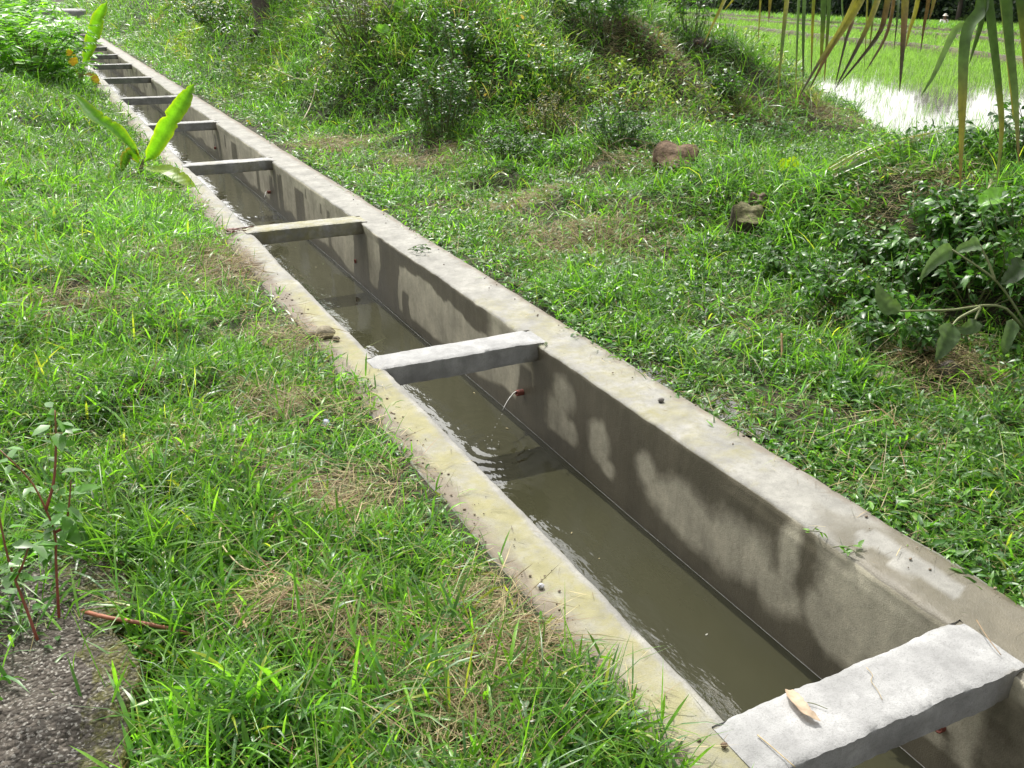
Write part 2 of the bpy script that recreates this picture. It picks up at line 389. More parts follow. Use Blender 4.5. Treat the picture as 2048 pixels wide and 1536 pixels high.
def rubble_mat():
    m, nt, o = newmat('gravel_concrete'); L = nt.links.new
    at = N(nt, 'ShaderNodeAttribute', _attribute_name='col'); sp = N(nt, 'ShaderNodeSeparateColor'); L(at.outputs['Color'], sp.inputs[0])
    g = N(nt, 'ShaderNodeNewGeometry').outputs['Position']
    vo = N(nt, 'ShaderNodeTexVoronoi', Scale=95.0); L(g, vo.inputs['Vector'])
    vo2 = N(nt, 'ShaderNodeTexVoronoi', Scale=210.0); L(g, vo2.inputs['Vector'])
    bw = N(nt, 'ShaderNodeSeparateColor'); L(vo.outputs['Color'], bw.inputs[0])
    c = mix(nt, bw.outputs[0], (.040, .034, .028), (.115, .100, .084))
    bw2 = N(nt, 'ShaderNodeSeparateColor'); L(vo2.outputs['Color'], bw2.inputs[0])
    c = mix(nt, rmp(nt, bw2.outputs[1], .80, .9), c, (.26, .245, .22))
    c = mix(nt, math_(nt, 'MULTIPLY', rmp(nt, noise(nt, 12, 6, .7, g), .5, .65), .75), c, (.06, .05, .042))
    mf = math_(nt, 'ADD', sp.outputs[1], math_(nt, 'MULTIPLY_ADD', noise(nt, 26, 7, .75, g), 2.0, -1.0))
    mo = math_(nt, 'MULTIPLY', rmp(nt, mf, .55, .95), .9)
    mc = mix(nt, noise(nt, 150, 3, .6, g), (.035, .042, .010), (.15, .145, .025))
    c = mix(nt, mo, c, mc)
    pb = N(nt, 'ShaderNodeBsdfPrincipled', Roughness=.9); L(c, pb.inputs['Base Color']); pb.inputs['Specular IOR Level'].default_value = .25
    h = math_(nt, 'ADD', math_(nt, 'MULTIPLY', vo.outputs['Distance'], -1.2), noise(nt, 60, 6, .7, g))
    L(bump(nt, h, .9, .012), pb.inputs['Normal']); L(pb.outputs[0], o.inputs[0]); return m
def field_mat():
    m, nt, o = newmat('field_soil'); L = nt.links.new
    g = N(nt, 'ShaderNodeNewGeometry').outputs['Position']
    c = mix(nt, rmp(nt, noise(nt, .5, 6, .65, g), .35, .65), (.075, .06, .035), (.10, .12, .03))
    c = mix(nt, rmp(nt, noise(nt, 6, 5, .6, g), .45, .6), c, (.05, .04, .028))
    pb = N(nt, 'ShaderNodeBsdfPrincipled', Roughness=.9); L(c, pb.inputs['Base Color'])
    L(bump(nt, noise(nt, 12, 6, .7, g), .8, .06), pb.inputs['Normal']); L(pb.outputs[0], o.inputs[0]); return m
M_soil = ground_mat(); M_field = field_mat()
M_wall = concrete_mat('canal_concrete'); M_beam = concrete_mat('beam_concrete', (.295, .296, .294))
M_water = water_mat('murky_water', (.034, .034, .019), .010, 11, .16, .5, (1.6, .7, 1))
M_pad = water_mat('paddy_water', (.15, .15, .12), .04, 3.0, .03)
M_pud = water_mat('puddle_water', (.035, .03, .02), .02, 8, .02)

# ------------------------------------------------------------------ the ground, one sheet with a slot for the canal
def spacing(segs):
    r = []
    for a, b, st in segs: r += list(np.arange(a, b-1e-6, st))
    return np.array(sorted(set(np.round(r + [segs[-1][1]], 4))))
xs = spacing([(-90, -20, 6), (-20, -8, 1.0), (-8, -4, .3), (-4, -.2, .07), (-.2, -.1, .1), (-.1, .98, .54), (.98, 1.02, .04), (1.02, 6, .07), (6, 14, .14), (14, 30, .6), (30, 160, 5)])
ys = spacing([(-14, -1, 1.0), (-1, 7, .07), (7, 14, .12), (14, 30, .3), (30, 60, 1.0), (60, 190, 6)])
X, Y = np.meshgrid(xs, ys); Z = ground_h(X, Y)
mb = MB(); nx, ny = len(xs), len(ys)
jj, ii = np.meshgrid(np.arange(nx-1), np.arange(ny-1)); base = (ii*nx+jj).ravel()
xc = (xs[:-1]+xs[1:])/2; yc = (ys[:-1]+ys[1:])/2
keep = ~(((xc[None, :] > -.1) & (xc[None, :] < .98)) & ((yc[:, None] > -8) & (yc[:, None] < 47))).ravel()
b = base[keep]
mb.add(np.stack([X, Y, Z], -1).reshape(-1, 3), np.stack([b, b+1, b+1+nx, b+nx], 1))
tag(mb.build('ground', M_soil, smooth=True), 'brown soil of the grassy banks either side of the canal', 'ground', kind='structure')

# canal bed water, rippled near the pipe jet
wx = np.linspace(-.03, W+.03, 68); wy = np.concatenate([np.arange(-4, .8, .2), np.arange(.8, 4.6, .012), np.arange(4.6, 9.5, .04), np.arange(9.5, 47, .25)])
WX, WY = np.meshgrid(wx, wy)
hh = .0030*(fbm(WX*9, WY*4, 60, 3)-.5) * (1.4-1.0*ss((WX)/.5)) * ss((WY-.2)/.6)
hh = hh + .0010*np.sin((WX*.9+WY)*36 + 5*fbm(WX*3, WY*3, 61)) * np.exp(-((WX)/.16)**2) * (.4+.8*vn(WX*3, WY*2.2, 5))
for hx, hy, am in ((  .52, 3.52, .0024), (.62, 8.72, .003), (.30, 3.02, .0012)):
    d = np.hypot(WX-hx, WY-hy); hh = hh + am*np.sin(d*95)*np.exp(-d*6.5)
mb = MB(); n1 = len(wx); n2 = len(wy); jj, ii = np.meshgrid(np.arange(n1-1), np.arange(n2-1)); b = (ii*n1+jj).ravel()
mb.add(np.stack([WX, WY, WZ+hh], -1).reshape(-1, 3), np.stack([b, b+1, b+1+n1, b+n1], 1))
tag(mb.build('canal_water', M_water, smooth=True), 'murky olive water lying in the concrete canal', 'water', kind='structure')

# paddy water, one sheet, and the far terrace
mb = MB(); mb.add([(6.5, -14, PZ), (160, -14, PZ), (160, 190, PZ), (6.5, 190, PZ)], [(0, 1, 2, 3)])
tag(mb.build('paddy_water', M_pad), 'bright still water of the flooded rice paddy', 'water', kind='structure')
# puddle beside the right wall
pc = at_z(1335, 765, -.03); mb = MB(); th = np.linspace(0, 2*math.pi, 40, endpoint=False)
pr = 1+.35*(fbm(np.cos(th)*1.5+3, np.sin(th)*1.5, 9)-.5)*2
pv = np.stack([1.09+.13*np.cos(th)*pr, 2.75+.42*np.sin(th)*pr, np.full(40, -.026)], 1)
mb.add(np.concatenate([pv, [[1.09, 2.75, -.026]]]), None, [(40, k, (k+1) % 40) for k in range(40)])
tag(mb.build('puddle', M_pud), 'shallow puddle in the grass against the right canal wall', 'puddle', kind='structure')

# ------------------------------------------------------------------ canal walls
def wall_profile(side):
    zin = np.concatenate([np.linspace(-.75, -.52, 4), np.arange(-.5, -.012, .018)])
    if side > 0:   # right wall, inner face at x = W
        pr = [(W+.002*(z/-.5), z, 'in') for z in zin] + [(W+.004, -.006, 'lip'), (W+.014, 0, 'lip')]
        pr += [(W+.014+t*(.262-.03), 0, 'top') for t in (.08, .2, .35, .5, .65, .8, .92, 1.0)] + [(W+.262, -.012, 'out'), (W+.268, -.08, 'out'), (W+.27, -.3, 'out')]
    else:
        pr = [(-.002*(z/-.5), z, 'in') for z in zin] + [(-.004, -.006, 'lip'), (-.016, 0, 'lip')]
        pr += [(-.016-t*(.205-.03), 0, 'top') for t in (.08, .2, .35, .5, .65, .8, .92, 1.0)] + [(-.203, -.012, 'out'), (-.208, -.08, 'out'), (-.21, -.3, 'out')]
    return pr
# patches of dry (pale) cement on the wet inner face of the right wall: y, z, ry, rz
DRY = [(3.36, -.30, .13, .15), (3.30, -.16, .12, .10), (3.22, -.33, .08, .07), (2.98, -.27, .10, .12), (2.90, -.36, .07, .06),
       (2.35, -.28, .32, .13), (2.05, -.26, .27, .15), (1.85, -.30, .16, .12), (1.82, -.17, .06, .14), (1.52, -.16, .20, .22), (1.36, -.20, .20, .26), (1.22, -.2, .14, .26), (1.0, -.2, .3, .3), (1.66, -.26, .10, .10), (1.58, -.30, .14, .07),
       (2.62, -.22, .08, .08), (3.9, -.2, .3, .2), (4.05, -.30, .18, .08)]
def wetmap(y, z):
    n = fbm(y*5, z*5, 70, 3)
    wet = np.full_like(y, 0.)
    # long damp band along the water and darker strip on the near side of each beam
    band = ss((-.375 + .06*(fbm(y*2.3, y*0, 71)-.5)*2 - z)/.05)
    near = ss((3.66-y)/.12)                       # the front bay is soaked nearly all over
    dry = np.zeros_like(y)
    for cy, c_z, ry, rz in DRY:
        dd = np.sqrt(((y-cy)/ry)**2 + ((z-c_z)/rz)**2) + (n-.5)*.7
        dry = np.maximum(dry, (1-ss((dd-.35)/1.0))*.92)
    wet = np.maximum(wet, near*(1-dry)*.95)
    # second bay: dark runs with sharp edges
    b2 = ss((y-3.66)/.1)*ss((6.42-y)/.06)
    runs = np.zeros_like(y)
    for c, w_ in ((6.28, .13), (5.66, .15), (5.50, .05), (5.30, .05)):
        wv = w_*(1 + .5*(fbm(z*9, y*0+c, 72)-.5) + .35*ss((-.28-z)/.15))
        runs = np.maximum(runs, 1-ss((np.abs(y-c - .03*np.sin(z*11+c)) - wv)/.02))
    runs = np.where((np.abs(y-5.3) < .12) & (z > -.30), runs*ss((-.25-z)/.04), runs)
    top = ss((z+.105+.05*ss((5.4-y)/1.4)+.07*(fbm(y*4, y*0+3, 73)-.5)*2)/.02)*ss((6.0-y)/.3)*ss((y-3.95)/.2)
    wet = np.maximum(wet, b2*np.maximum(runs, top*.9))
    # far bays: thin drips from the top and short stains
    far = ss((y-6.4)/.1)
    drip = ((vn(y*9, y*0+1, 74) > .80) & (z > -.30+.25*vn(y*9, y*0+5, 75)) & (z < -.03 - .08*vn(y*9, y*0+8, 76))).astype(float)
    drip = np.maximum(drip, ((vn(y*5, y*0+4, 78) > .84) & (z < -.10)).astype(float)*.9)
    wet = np.maximum(wet, far*drip*.85)
    for c in (9.0, 6.33, 3.69, 11.9):             # fans below the pipes
        wet = np.maximum(wet, (1-ss((np.abs(y-c+.03) - .05 - .30*np.clip(-.22-z, 0, 1))/.03))*ss((-.14-z)/.05))
    for bY in BEAMS: wet = np.maximum(wet, (1-ss((np.abs(y-bY+.12)-.05)/.05))*.72*ss((-.04-z)/.05))  # darkens the wall just in front of each beam
    wet = np.maximum(wet, band*.92)
    return wet
BEAMS = [1.135, 3.62, 6.255, 8.92, 11.75, 14.64, 17.82, 20.85, 23.65, 26.5, 29.6, 32.6, 35.6]
def canal_wall(side, name, label):
    pr = wall_profile(side); ny_ = np.concatenate([np.arange(-8, .6, .3), np.arange(.6, 6.6, .016), np.arange(6.6, 13, .045), np.arange(13, 47.2, .2)])
    m = len(pr); n = len(ny_); PX = np.array([a[0] for a in pr]); PZ_ = np.array([a[1] for a in pr]); kd = np.array([a[2] for a in pr])
    Yg, Xg = np.meshgrid(ny_, PX, indexing='ij'); Zg = np.broadcast_to(PZ_, (n, m)).copy(); Xg = Xg.copy()
    sg = 1 if side > 0 else -1
    top = np.isin(kd, ['lip', 'top']); lip = np.isin(kd, ['lip']); inn = kd == 'in'
    wob = (fbm(Yg*1.1, Yg*0+side, 80, 4)-.5)*.030 + (fbm(Yg*14, Zg*6+side, 81, 3)-.5)*.008
    Xg += np.where(lip[None, :] | (inn & (PZ_ > -.06))[None, :], wob*np.exp(Zg*14), 0)
    Xg += np.where((kd == 'out')[None, :], (fbm(Yg*2.1, Yg*0+3, 82)-.5)*.05*sg, 0)
    Zg += np.where(top[None, :], (fbm(Yg*2, Xg*5, 83)-.5)*.014 + (fbm(Yg*16, Xg*16, 84)-.5)*.005, 0)
    Zg += np.where(lip[None, :], -np.abs(fbm(Yg*9, Yg*0+7, 85)-.5)*.016, 0)
    Xg += np.where(inn[None, :], (fbm(Yg*3, Zg*3, 86)-.5)*.010, 0)
    fine = np.where(inn, 0., 0.)
    wet = np.zeros((n, m)); alg = np.zeros((n, m)); soil = np.zeros((n, m))
    if side > 0:
        wet = np.where(inn[None, :], wetmap(Yg, Zg), 0)
        tw = np.where(top[None, :],   .80*ss((1.95-Yg+.5*(fbm(Yg*3, Xg*8, 89)-.5))/.4) + .1*ss((Xg-.9)/.08), 0)          # damp top nearest the camera
        dryp = 1-ss((np.sqrt(((Yg-1.50)/.20)**2 + ((Xg-.895-(Yg-1.5)*-.05)/.045)**2) - .8 + (fbm(Yg*14, Xg*14, 88)-.5)*1.2)/.15)
        tw = np.where(top[None, :], np.maximum(tw, .88*ss((1.62+.3*(fbm(Yg*5, Xg*9, 87)-.5)*2-Yg)/.35))*(1-dryp), 0)
        wet = np.maximum(wet, tw)
        fill_in = np.where(inn[None, :], -1.0, 0.)  # negative value marks inner faces for the painted fill light
        alg = np.where(top[None, :], .25 + .35*ss((Yg-1.9)/.4)*ss((4.8-Yg)/.8), .10)
        soil = np.where(top[None, :], .32 + .50*ss((Xg-.92)/.09) + .15*ss((Yg-6)/3), 0) + fill_in
    else:
        wet = np.where(inn[None, :], ss((-.37-Zg)/.05), 0)
        alg = np.where(top[None, :], .76 - .3*ss((Yg-4.3)/1) + .1*ss((.03+Xg+.12)/.05), .1) - np.where(top[None, :], .5*ss((Xg+.035)/.02), 0)
        soil = np.where(top[None, :], .18 + .80*ss((-.075-Xg)/.11) + .22*ss((Yg-2.6)/1.2), 0)
    mb = MB(); jj, ii = np.meshgrid(np.arange(m-1), np.arange(n-1)); b = (ii*m+jj).ravel()
    q = np.stack([b, b+1, b+1+m, b+m], 1)
    if side < 0: q = q[:, ::-1]
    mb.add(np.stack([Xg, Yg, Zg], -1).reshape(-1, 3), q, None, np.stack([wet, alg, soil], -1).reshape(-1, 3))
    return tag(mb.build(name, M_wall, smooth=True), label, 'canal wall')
wall_l = canal_wall(-1, 'canal_wall', 'left wall of the concrete canal, with yellowish algae and soil on its top')
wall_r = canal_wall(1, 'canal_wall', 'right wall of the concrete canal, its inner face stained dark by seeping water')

# red plastic weep pipes through the right wall
def ring_pipe(y, z, ln, r=.016):
    th = np.arange(14)*2*math.pi/14; mb_ = MB(); rows = []
    for xx, rr in ((W+.03, r), (W-ln, r), (W-ln, r*.72), (W+.03, r*.72)):
        rows.append(np.stack([np.full(14, xx), y+rr*np.cos(th), z+rr*np.sin(th)], 1))
    q = [(i*14+k, i*14+(k+1) % 14, (i+1)*14+(k+1) % 14, (i+1)*14+k) for i in range(3) for k in range(14)]
    mb_.add(np.concatenate(rows), q, None, (.20, .06, .042)); return mb_
for y, z, ln in ((1.19, -.31, .012), (3.69, -.31, .035), (6.36, -.33, .01), (9.04, -.33, .03), (11.9, -.33, .02)):
    ring_pipe(y, z, ln).build('drain_pipe', M_plain, wall_r)

# ------------------------------------------------------------------ cross beams
def beam(y, wd, th, label, seed, alg=.1, wetr=.0, over=.012):
    nx_ = 70; prof = []           # rounded rectangle (y, z) going round
    h = wd/2
    for t in np.linspace(-h, h, 14): prof.append((t, .012))
    for t in np.linspace(.004, -th, 8): prof.append((h, t))
    for t in np.linspace(h, -h, 8): prof.append((t, -th-.006))
    for t in np.linspace(-th, .004, 8): prof.append((-h, t))
    pf = np.array(prof); m = len(pf); xsb = np.linspace(-over-.03, W+over+.03, nx_)
    Xb = np.repeat(xsb[:, None], m, 1); Yb = np.repeat(pf[None, :, 0], nx_, 0); Zb = np.repeat(pf[None, :, 1], nx_, 0)
    istop = Zb > .011; face = np.abs(np.abs(Yb)-h) < 1e-6
    taper = 1 + .10*(Xb/W-.5)
    Yb = Yb*taper + np.where(np.abs(Yb) > h*.9, np.sign(Yb)*((fbm(Xb*9, Zb*6, seed, 5)-.5)*.016 + (fbm(Xb*45, Zb*40, seed+1)-.5)*.010), 0)
    Zb = Zb + (fbm(Xb*7, Yb*9, seed+2)-.5)*np.where(istop, .006, .008) + (vn(Xb*45, Yb*45, seed+5)-.5)*.0025 + np.where(istop & (np.abs(Yb) > h*.9), -.006, 0)
    ends = ss((np.abs(Xb-W/2)-W/2+.01)/.03)
    Zb = np.where(istop, Zb - .010*ends, Zb)
    # ends are buried in the wall below the top: squeeze everything under the lip inside the wall
    wet = np.where(face | (Zb < -.03), .50*ss((Xb-.66)/.08) + .25*ss((-.055-Zb)/.02) + wetr, 0.)
    C = np.stack([wet, np.full_like(wet, alg), np.full_like(wet, .02)], -1).reshape(-1, 3)
    mb = MB(); q = [(i*m+k, i*m+(k+1) % m, (i+1)*m+(k+1) % m, (i+1)*m+k) for i in range(nx_-1) for k in range(m)]
    V = np.stack([Xb, Yb+y, Zb], -1).reshape(-1, 3)
    c0 = V[:m].mean(0); c1 = V[-m:].mean(0)
    V = np.concatenate([V, [c0, c1]]); C = np.concatenate([C, C[:1], C[-1:]])
    t = [(nx_*m, (k+1) % m, k) for k in range(m)] + [(nx_*m+1, (nx_-1)*m+k, (nx_-1)*m+(k+1) % m) for k in range(m)]
    mb.add(V, q, t, C)
    o = mb.build('cross_beam', M_beam, smooth=True); o.data.set_sharp_from_angle(angle=math.radians(38))
    return tag(o, label, 'beam', 'concrete beams across the canal')
labs = ['nearest and widest pale concrete beam across the canal, a dry brown leaf on it',
        'second concrete beam across the canal from the camera, white topped with a broken edge, above the water jet',
        'third concrete beam across the canal, its top yellowed by algae',
        'fourth concrete beam across the canal, grey, just beyond the near banana plant leaf tip',
        'fifth concrete beam across the canal, partly behind the upright banana leaf',
        'sixth concrete beam across the canal, level with the tip of the upright banana leaf',
        'seventh concrete beam across the canal counting from the camera', 'eighth concrete beam across the canal counting from the camera',
        'ninth concrete beam across the canal, by the far banana plant', 'tenth concrete beam across the canal, small and far off',
        'eleventh concrete beam across the canal, mostly behind leaves at the far end', 'twelfth concrete beam across the canal, dim behind the ferny shrubs',
        'farthest concrete beam across the canal before the slab']
for k, yb in enumerate(BEAMS):
    beam(yb, .185 if k == 0 else .168 if k < 3 else .15, .078, labs[k], 100+k*7, {2: .75, 3: .5, 4: .45}.get(k, .08), .0 if k < 2 else .08, .012)
# string stretched along the right wall just over the water
mb = MB(); yy = np.concatenate([np.linspace(-1, 12, 60), np.linspace(12.5, 40, 40)])
tube(mb, np.stack([W-.018+.004*np.sin(yy*.9), yy, WZ+.016-.004*np.cos(yy*2.4)], 1), .0008, 5, (.42, .42, .40), False)
tag(mb.build('string_line', M_plain), 'thin white string stretched along the foot of the right canal wall', 'string')

# far slab over the end of the canal
mb = MB(); ys0 = 47.0
v = []
for zz, ins in ((-.05, 0), (.28, 0), (.34, .06)):
    v += [(-.55+ins, ys0+ins, zz), (1.75-ins, ys0+ins, zz), (1.75-ins, ys0+2.4-ins, zz), (-.55+ins, ys0+2.4-ins, zz)]
q = [(i*4+k, i*4+(k+1) % 4, (i+1)*4+(k+1) % 4, (i+1)*4+k) for i in range(2) for k in range(4)] + [(8, 9, 10, 11)]
mb.add(v, q, None, (0, .05, .1)); tag(mb.build('concrete_slab', M_beam), 'pale grey concrete slab bridging the far end of the canal', 'slab')

# ------------------------------------------------------------------ rubble block in the near left corner
BLK = np.array([(-1.14, 2.22), (-1.15, 2.08), (-1.20, 1.95), (-1.185, 1.72), (-1.25, 1.50), (-1.23, 1.25), (-1.32, .95), (-2.4, .85), (-2.45, 2.2), (-1.75, 2.34), (-1.38, 2.34)])
def in_poly(x, y, poly):
    r = np.zeros(np.shape(x), bool); n = len(poly)
    for i in range(n):
        (x1, y1), (x2, y2) = poly[i], poly[(i+1) % n]
        c = ((y1 > y) != (y2 > y)) & (x < (x2-x1)*(y-y1)/(y2-y1+1e-12)+x1); r ^= c
    return r
BT = .17
def rubble():
    mb = MB(); n = len(BLK); per = []
    for i in range(n):
        for t in np.linspace(0, 1, 14, endpoint=False): per.append(BLK[i]*(1-t)+BLK[(i+1) % n]*t)
    per = np.array(per); per += (np.stack([fbm(per[:, 0]*7, per[:, 1]*7, 31), fbm(per[:, 0]*7, per[:, 1]*7, 32)], 1)-.5)*.10
    cen = per.mean(0); m = len(per); V, C = [], []
    for z, sc, mo in ((-.15, 1.02, .5), (-.05, 1.02, .6), (.05, 1.012, .75), (.11, 1.0, .85), (BT-.02, .99, .85), (BT, .975, .75)):
        p = cen+(per-cen)*sc; nzz = (fbm(p[:, 0]*12, p[:, 1]*12+z*20, 33)-.5)*.035
        V += [(a, b, z+k) for (a, b), k in zip(p, nzz)]; C += [(0, mo*(.7+.6*(a > -1.36)), 0) for a, b in p]
    fr = list(np.linspace(.955, .05, 46))
    for f in fr:
        p = cen+(per-cen)*f
        dz = (fbm(p[:, 0]*5, p[:, 1]*5, 34)-.5)*.055 + (fbm(p[:, 0]*30, p[:, 1]*30, 35)-.5)*.022
        V += [(a, b, BT+k) for (a, b), k in zip(p, dz)]
        C += [(0, .58*ss((a+1.46)/.16)*(1 if f > .68 else .35)+.12, 0) for a, b in p]
    V.append((*cen, BT)); C.append((0, 0, 0)); nr = 6+len(fr)
    q = [(i*m+k, i*m+(k+1) % m, (i+1)*m+(k+1) % m, (i+1)*m+k) for i in range(nr-1) for k in range(m)]
    t = [((nr-1)*m+k, (nr-1)*m+(k+1) % m, nr*m) for k in range(m)]
    mb.add(V, q, t, np.array(C)); return mb
tag(rubble().build('rubble_block', rubble_mat(), smooth=True), 'gravelly grey concrete block with mossy edge in the near left corner', 'block')
def surf_h(x, y):
    h = ground_h(x, y)
    return np.where(in_poly(x, y, BLK), BT-.01, h)

# ------------------------------------------------------------------ grass
STRAW = [(at_g(*p), r) for p, r in (((690, 1015), .26), ((980, 1215), .16), ((470, 545), .8), ((610, 680), .40), ((150, 640), .35), ((580, 1230), .15), ((760, 1330), .22), ((930, 1470), .2), ((1000, 1330), .2), ((560, 830), .25),
          ((1180, 470), .9), ((1040, 420), .5), ((860, 330), .8), ((1330, 120), 1.6), ((1275, 66), 1.2), ((1290, 330), .6), ((1640, 230), 1.0), ((1800, 440), .4), ((1250, 250), .8), ((1900, 740), .4), ((680, 300), .8), ((1500, 230), .9))]
def straw_f(x, y):
    f = .13 + .30*ss((fbm(x*1.6, y*1.6, 51)-.56)/.14)
    for P_, r in STRAW: f = np.maximum(f, .85*np.exp(-(((x-P_[0])**2+(y-P_[1])**2)/r**2)))
    return np.clip(f, 0, .9)
def ring_points(r1, r2, dens, a1=-62, a2=76):
    n = int(dens*math.radians(a2-a1)/2*(r2*r2-r1*r1))
    r = np.sqrt(rng.uniform(r1*r1, r2*r2, n)); a = np.radians(rng.uniform(a1, a2, n))
    return CAM[0]+r*np.sin(a), r*np.cos(a), r
def allowed(x, y, r):
    lim_l = -.115 - .17*fbm(y*2.2, y*0, 52) + .05*ss((y-4)/3)
    lim_r = .965 + .11*fbm(y*2.0, y*0, 53) - .05*ss((2-y)/1) + .03*ss((y-7)/5)
    ok = np.where(x < .4, x < lim_l + .06*(rng.random(len(x)) < .12), x > lim_r - .05*(rng.random(len(x)) < .15))
    blk = in_poly(x, y, BLK); ok &= ~blk | (rng.random(len(x)) < .014+.30*ss((y-1.72)/.45)*ss((-1.28-x)/.2)+.05*ss((x+1.4)/.2))
    pud = ((x-1.10)/.13)**2+((y-2.75)/.5)**2 < 1
    ok &= ~pud | (rng.random(len(x)) < .4)
    ok &= ground_h(x, y) > -.62
    # bare or thin spots
    thin = fbm(x*2.1, y*2.1, 54)
    ok &= rng.random(len(x)) < np.clip(.45 + 2.4*(thin-.28), .15, 1)
    edge = np.where(x < .4, lim_l-x, x-lim_r)
    ok &= rng.random(len(x)) < .45+.55*ss(edge/.12)
    return ok
G_BR, G_MD, G_DK, G_BL, G_YL = A(.118, .270, .022), A(.074, .186, .020), A(.037, .104, .018), A(.062, .155, .050), A(.24, .28, .040)
STR1, STR2, STR3 = A(.38, .32, .17), A(.24, .18, .095), A(.27, .135, .075)
def pick(cols, p, n): return np.array(cols)[rng.choice(len(cols), n, p=p)]
RINGS = ((.6, 2.4, 11000, 1.0), (2.4, 4.0, 8500, 1.0), (4.0, 6.5, 5200, 1.1), (6.5, 10, 2900, 1.3), (10, 16, 1500, 1.7), (16, 26, 560, 2.5), (26, 44, 200, 4.0), (44, 64, 70, 6.5))
mg, md, mw = MB(), MB(), MB()
for r1, r2, dens, ws in RINGS:
    x, y, r = ring_points(r1, r2, dens, *((-62, 76) if r1 < 3 else (-30, 72) if r1 < 16 else (-14, 66)))
    k = allowed(x, y, r); x, y, r = x[k], y[k], r[k]; n = len(x)
    z = surf_h(x, y); P = np.stack([x, y, z-.008], 1)
    left = x < .4
    sf = straw_f(x, y); u = rng.random(n)
    md_on = mound(x, y) > .12
    lenf = (.45 + .75*fbm(x*1.3, y*1.3, 55))*(.55 + 1.0*fbm(x*4.5, y*4.5, 91, 2))*1.12
    # nearness to the walls keeps the tufts short
    edge = np.where(left, -.22-x, x-1.02); lenf *= .60+.40*ss(edge/.35)
    tallz = md_on*ss((fbm(x*.9, y*.9, 56)-.42)/.12)
    s_straw = u < sf
    pw = np.where(left, .10, np.where(md_on, .28, .27)) + .25*(fbm(x*1.1, y*1.1, 57)-.5)
    s_weed = ~s_straw & (rng.random(n) < pw)
    s_grass = ~s_straw & ~s_weed
    # --- living grass: broad short blades and some long fine ones
    g = np.where(s_grass)[0]; m = len(g); fine = (rng.random(m) < np.where(md_on[g], .45, .20)); tz = tallz[g]
    L = np.where(fine, rng.uniform(.10, .26, m), rng.uniform(.05, .155, m))*lenf[g]*(1+1.0*tz)*np.where(left[g], 1.15, np.where(md_on[g], 1.2, .85+.35*ss((x[g]-1.6)/1.0)))
    L = L*(1+.22*(ws-1)); Wd = np.where(fine, rng.uniform(.0022, .0038, m), rng.uniform(.0045, .0095, m))*ws
    t0 = np.abs(rng.normal(.55, .5, m)); t1 = t0+rng.uniform(.15, 1.7, m)
    base = pick([G_BR, G_MD, G_DK, G_BL, G_YL], [.27, .34, .19, .17, .03], m)
    pat = fbm(x[g]*.8, y[g]*.8, 58); base = base*(.85+.60*pat)[:, None]
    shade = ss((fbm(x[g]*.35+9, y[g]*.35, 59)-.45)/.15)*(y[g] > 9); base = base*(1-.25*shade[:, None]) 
    base = base*rng.uniform(.75, 1.25, m)[:, None]
    tip = base*.8+.2*np.where((rng.random(m) < .2)[:, None], STR1, G_YL*.7)
    P2 = P[g].copy(); P2[:, 2] += rng.random(m)**1.3*(.07+.05*md_on[g])*lenf[g]
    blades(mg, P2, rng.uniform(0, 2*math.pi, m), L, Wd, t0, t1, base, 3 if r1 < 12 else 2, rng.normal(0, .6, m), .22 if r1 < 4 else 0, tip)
    # --- dry straw lying about
    g = np.where(s_straw)[0]; m = len(g)
    L = (.04+.16*rng.random(m)**1.6)*(.8+.5*(ws-1)*.5); Wd = rng.uniform(.0013, .0036, m)*ws
    base = pick([STR1, STR2, STR3, A(.24, .26, .10)], [.40, .20, .08, .32], m)*rng.uniform(.7, 1.2, m)[:, None]
    P2 = P[g].copy(); P2[:, 2] += .012+rng.random(m)*.05*np.where(sf[g] > .5, 1.4, .8)
    t0 = rng.normal(1.35, .28, m)
    blades(md, P2, rng.uniform(0, 2*math.pi, m), L, Wd, t0, t0+rng.uniform(-.3, .6, m), base, 2, rng.normal(0, .6, m))
    # --- small leaved creeping weeds: short stems with paired lance shaped leaves
    g = np.where(s_weed)[0]; m = len(g)
    if m:
        lf = 3 if r1 < 5 else 2
        az = rng.uniform(0, 2*math.pi, m); hgt = rng.uniform(.02, .085, m)*lenf[g]
        for q_ in range(lf):
            a2 = az+q_*2.4+rng.normal(0, .4, m); el = rng.normal(.25, .35, m)
            d = np.stack([np.sin(a2)*np.cos(el), np.cos(a2)*np.cos(el), np.sin(el)], 1)
            nn = unit(A(0, 0, 1)+rng.normal(0, .35, (m, 3)))
            Lw = rng.uniform(.022, .055, m)*ws**.8*np.where(left[g], .9, 1.0)
            cl = pick([G_MD, G_DK, A(.055, .15, .03), G_BR], [.35, .27, .23, .15], m)*rng.uniform(.75, 1.25, m)[:, None]
            P2 = P[g].copy(); P2[:, 2] += hgt*(1-.25*q_); P2[:, :2] += rng.normal(0, .012*ws, (m, 2))
            leaves(mw, P2, d, nn, Lw, Lw*rng.uniform(.22, .42, m), cl, rng.uniform(.05, .45, m), .3)
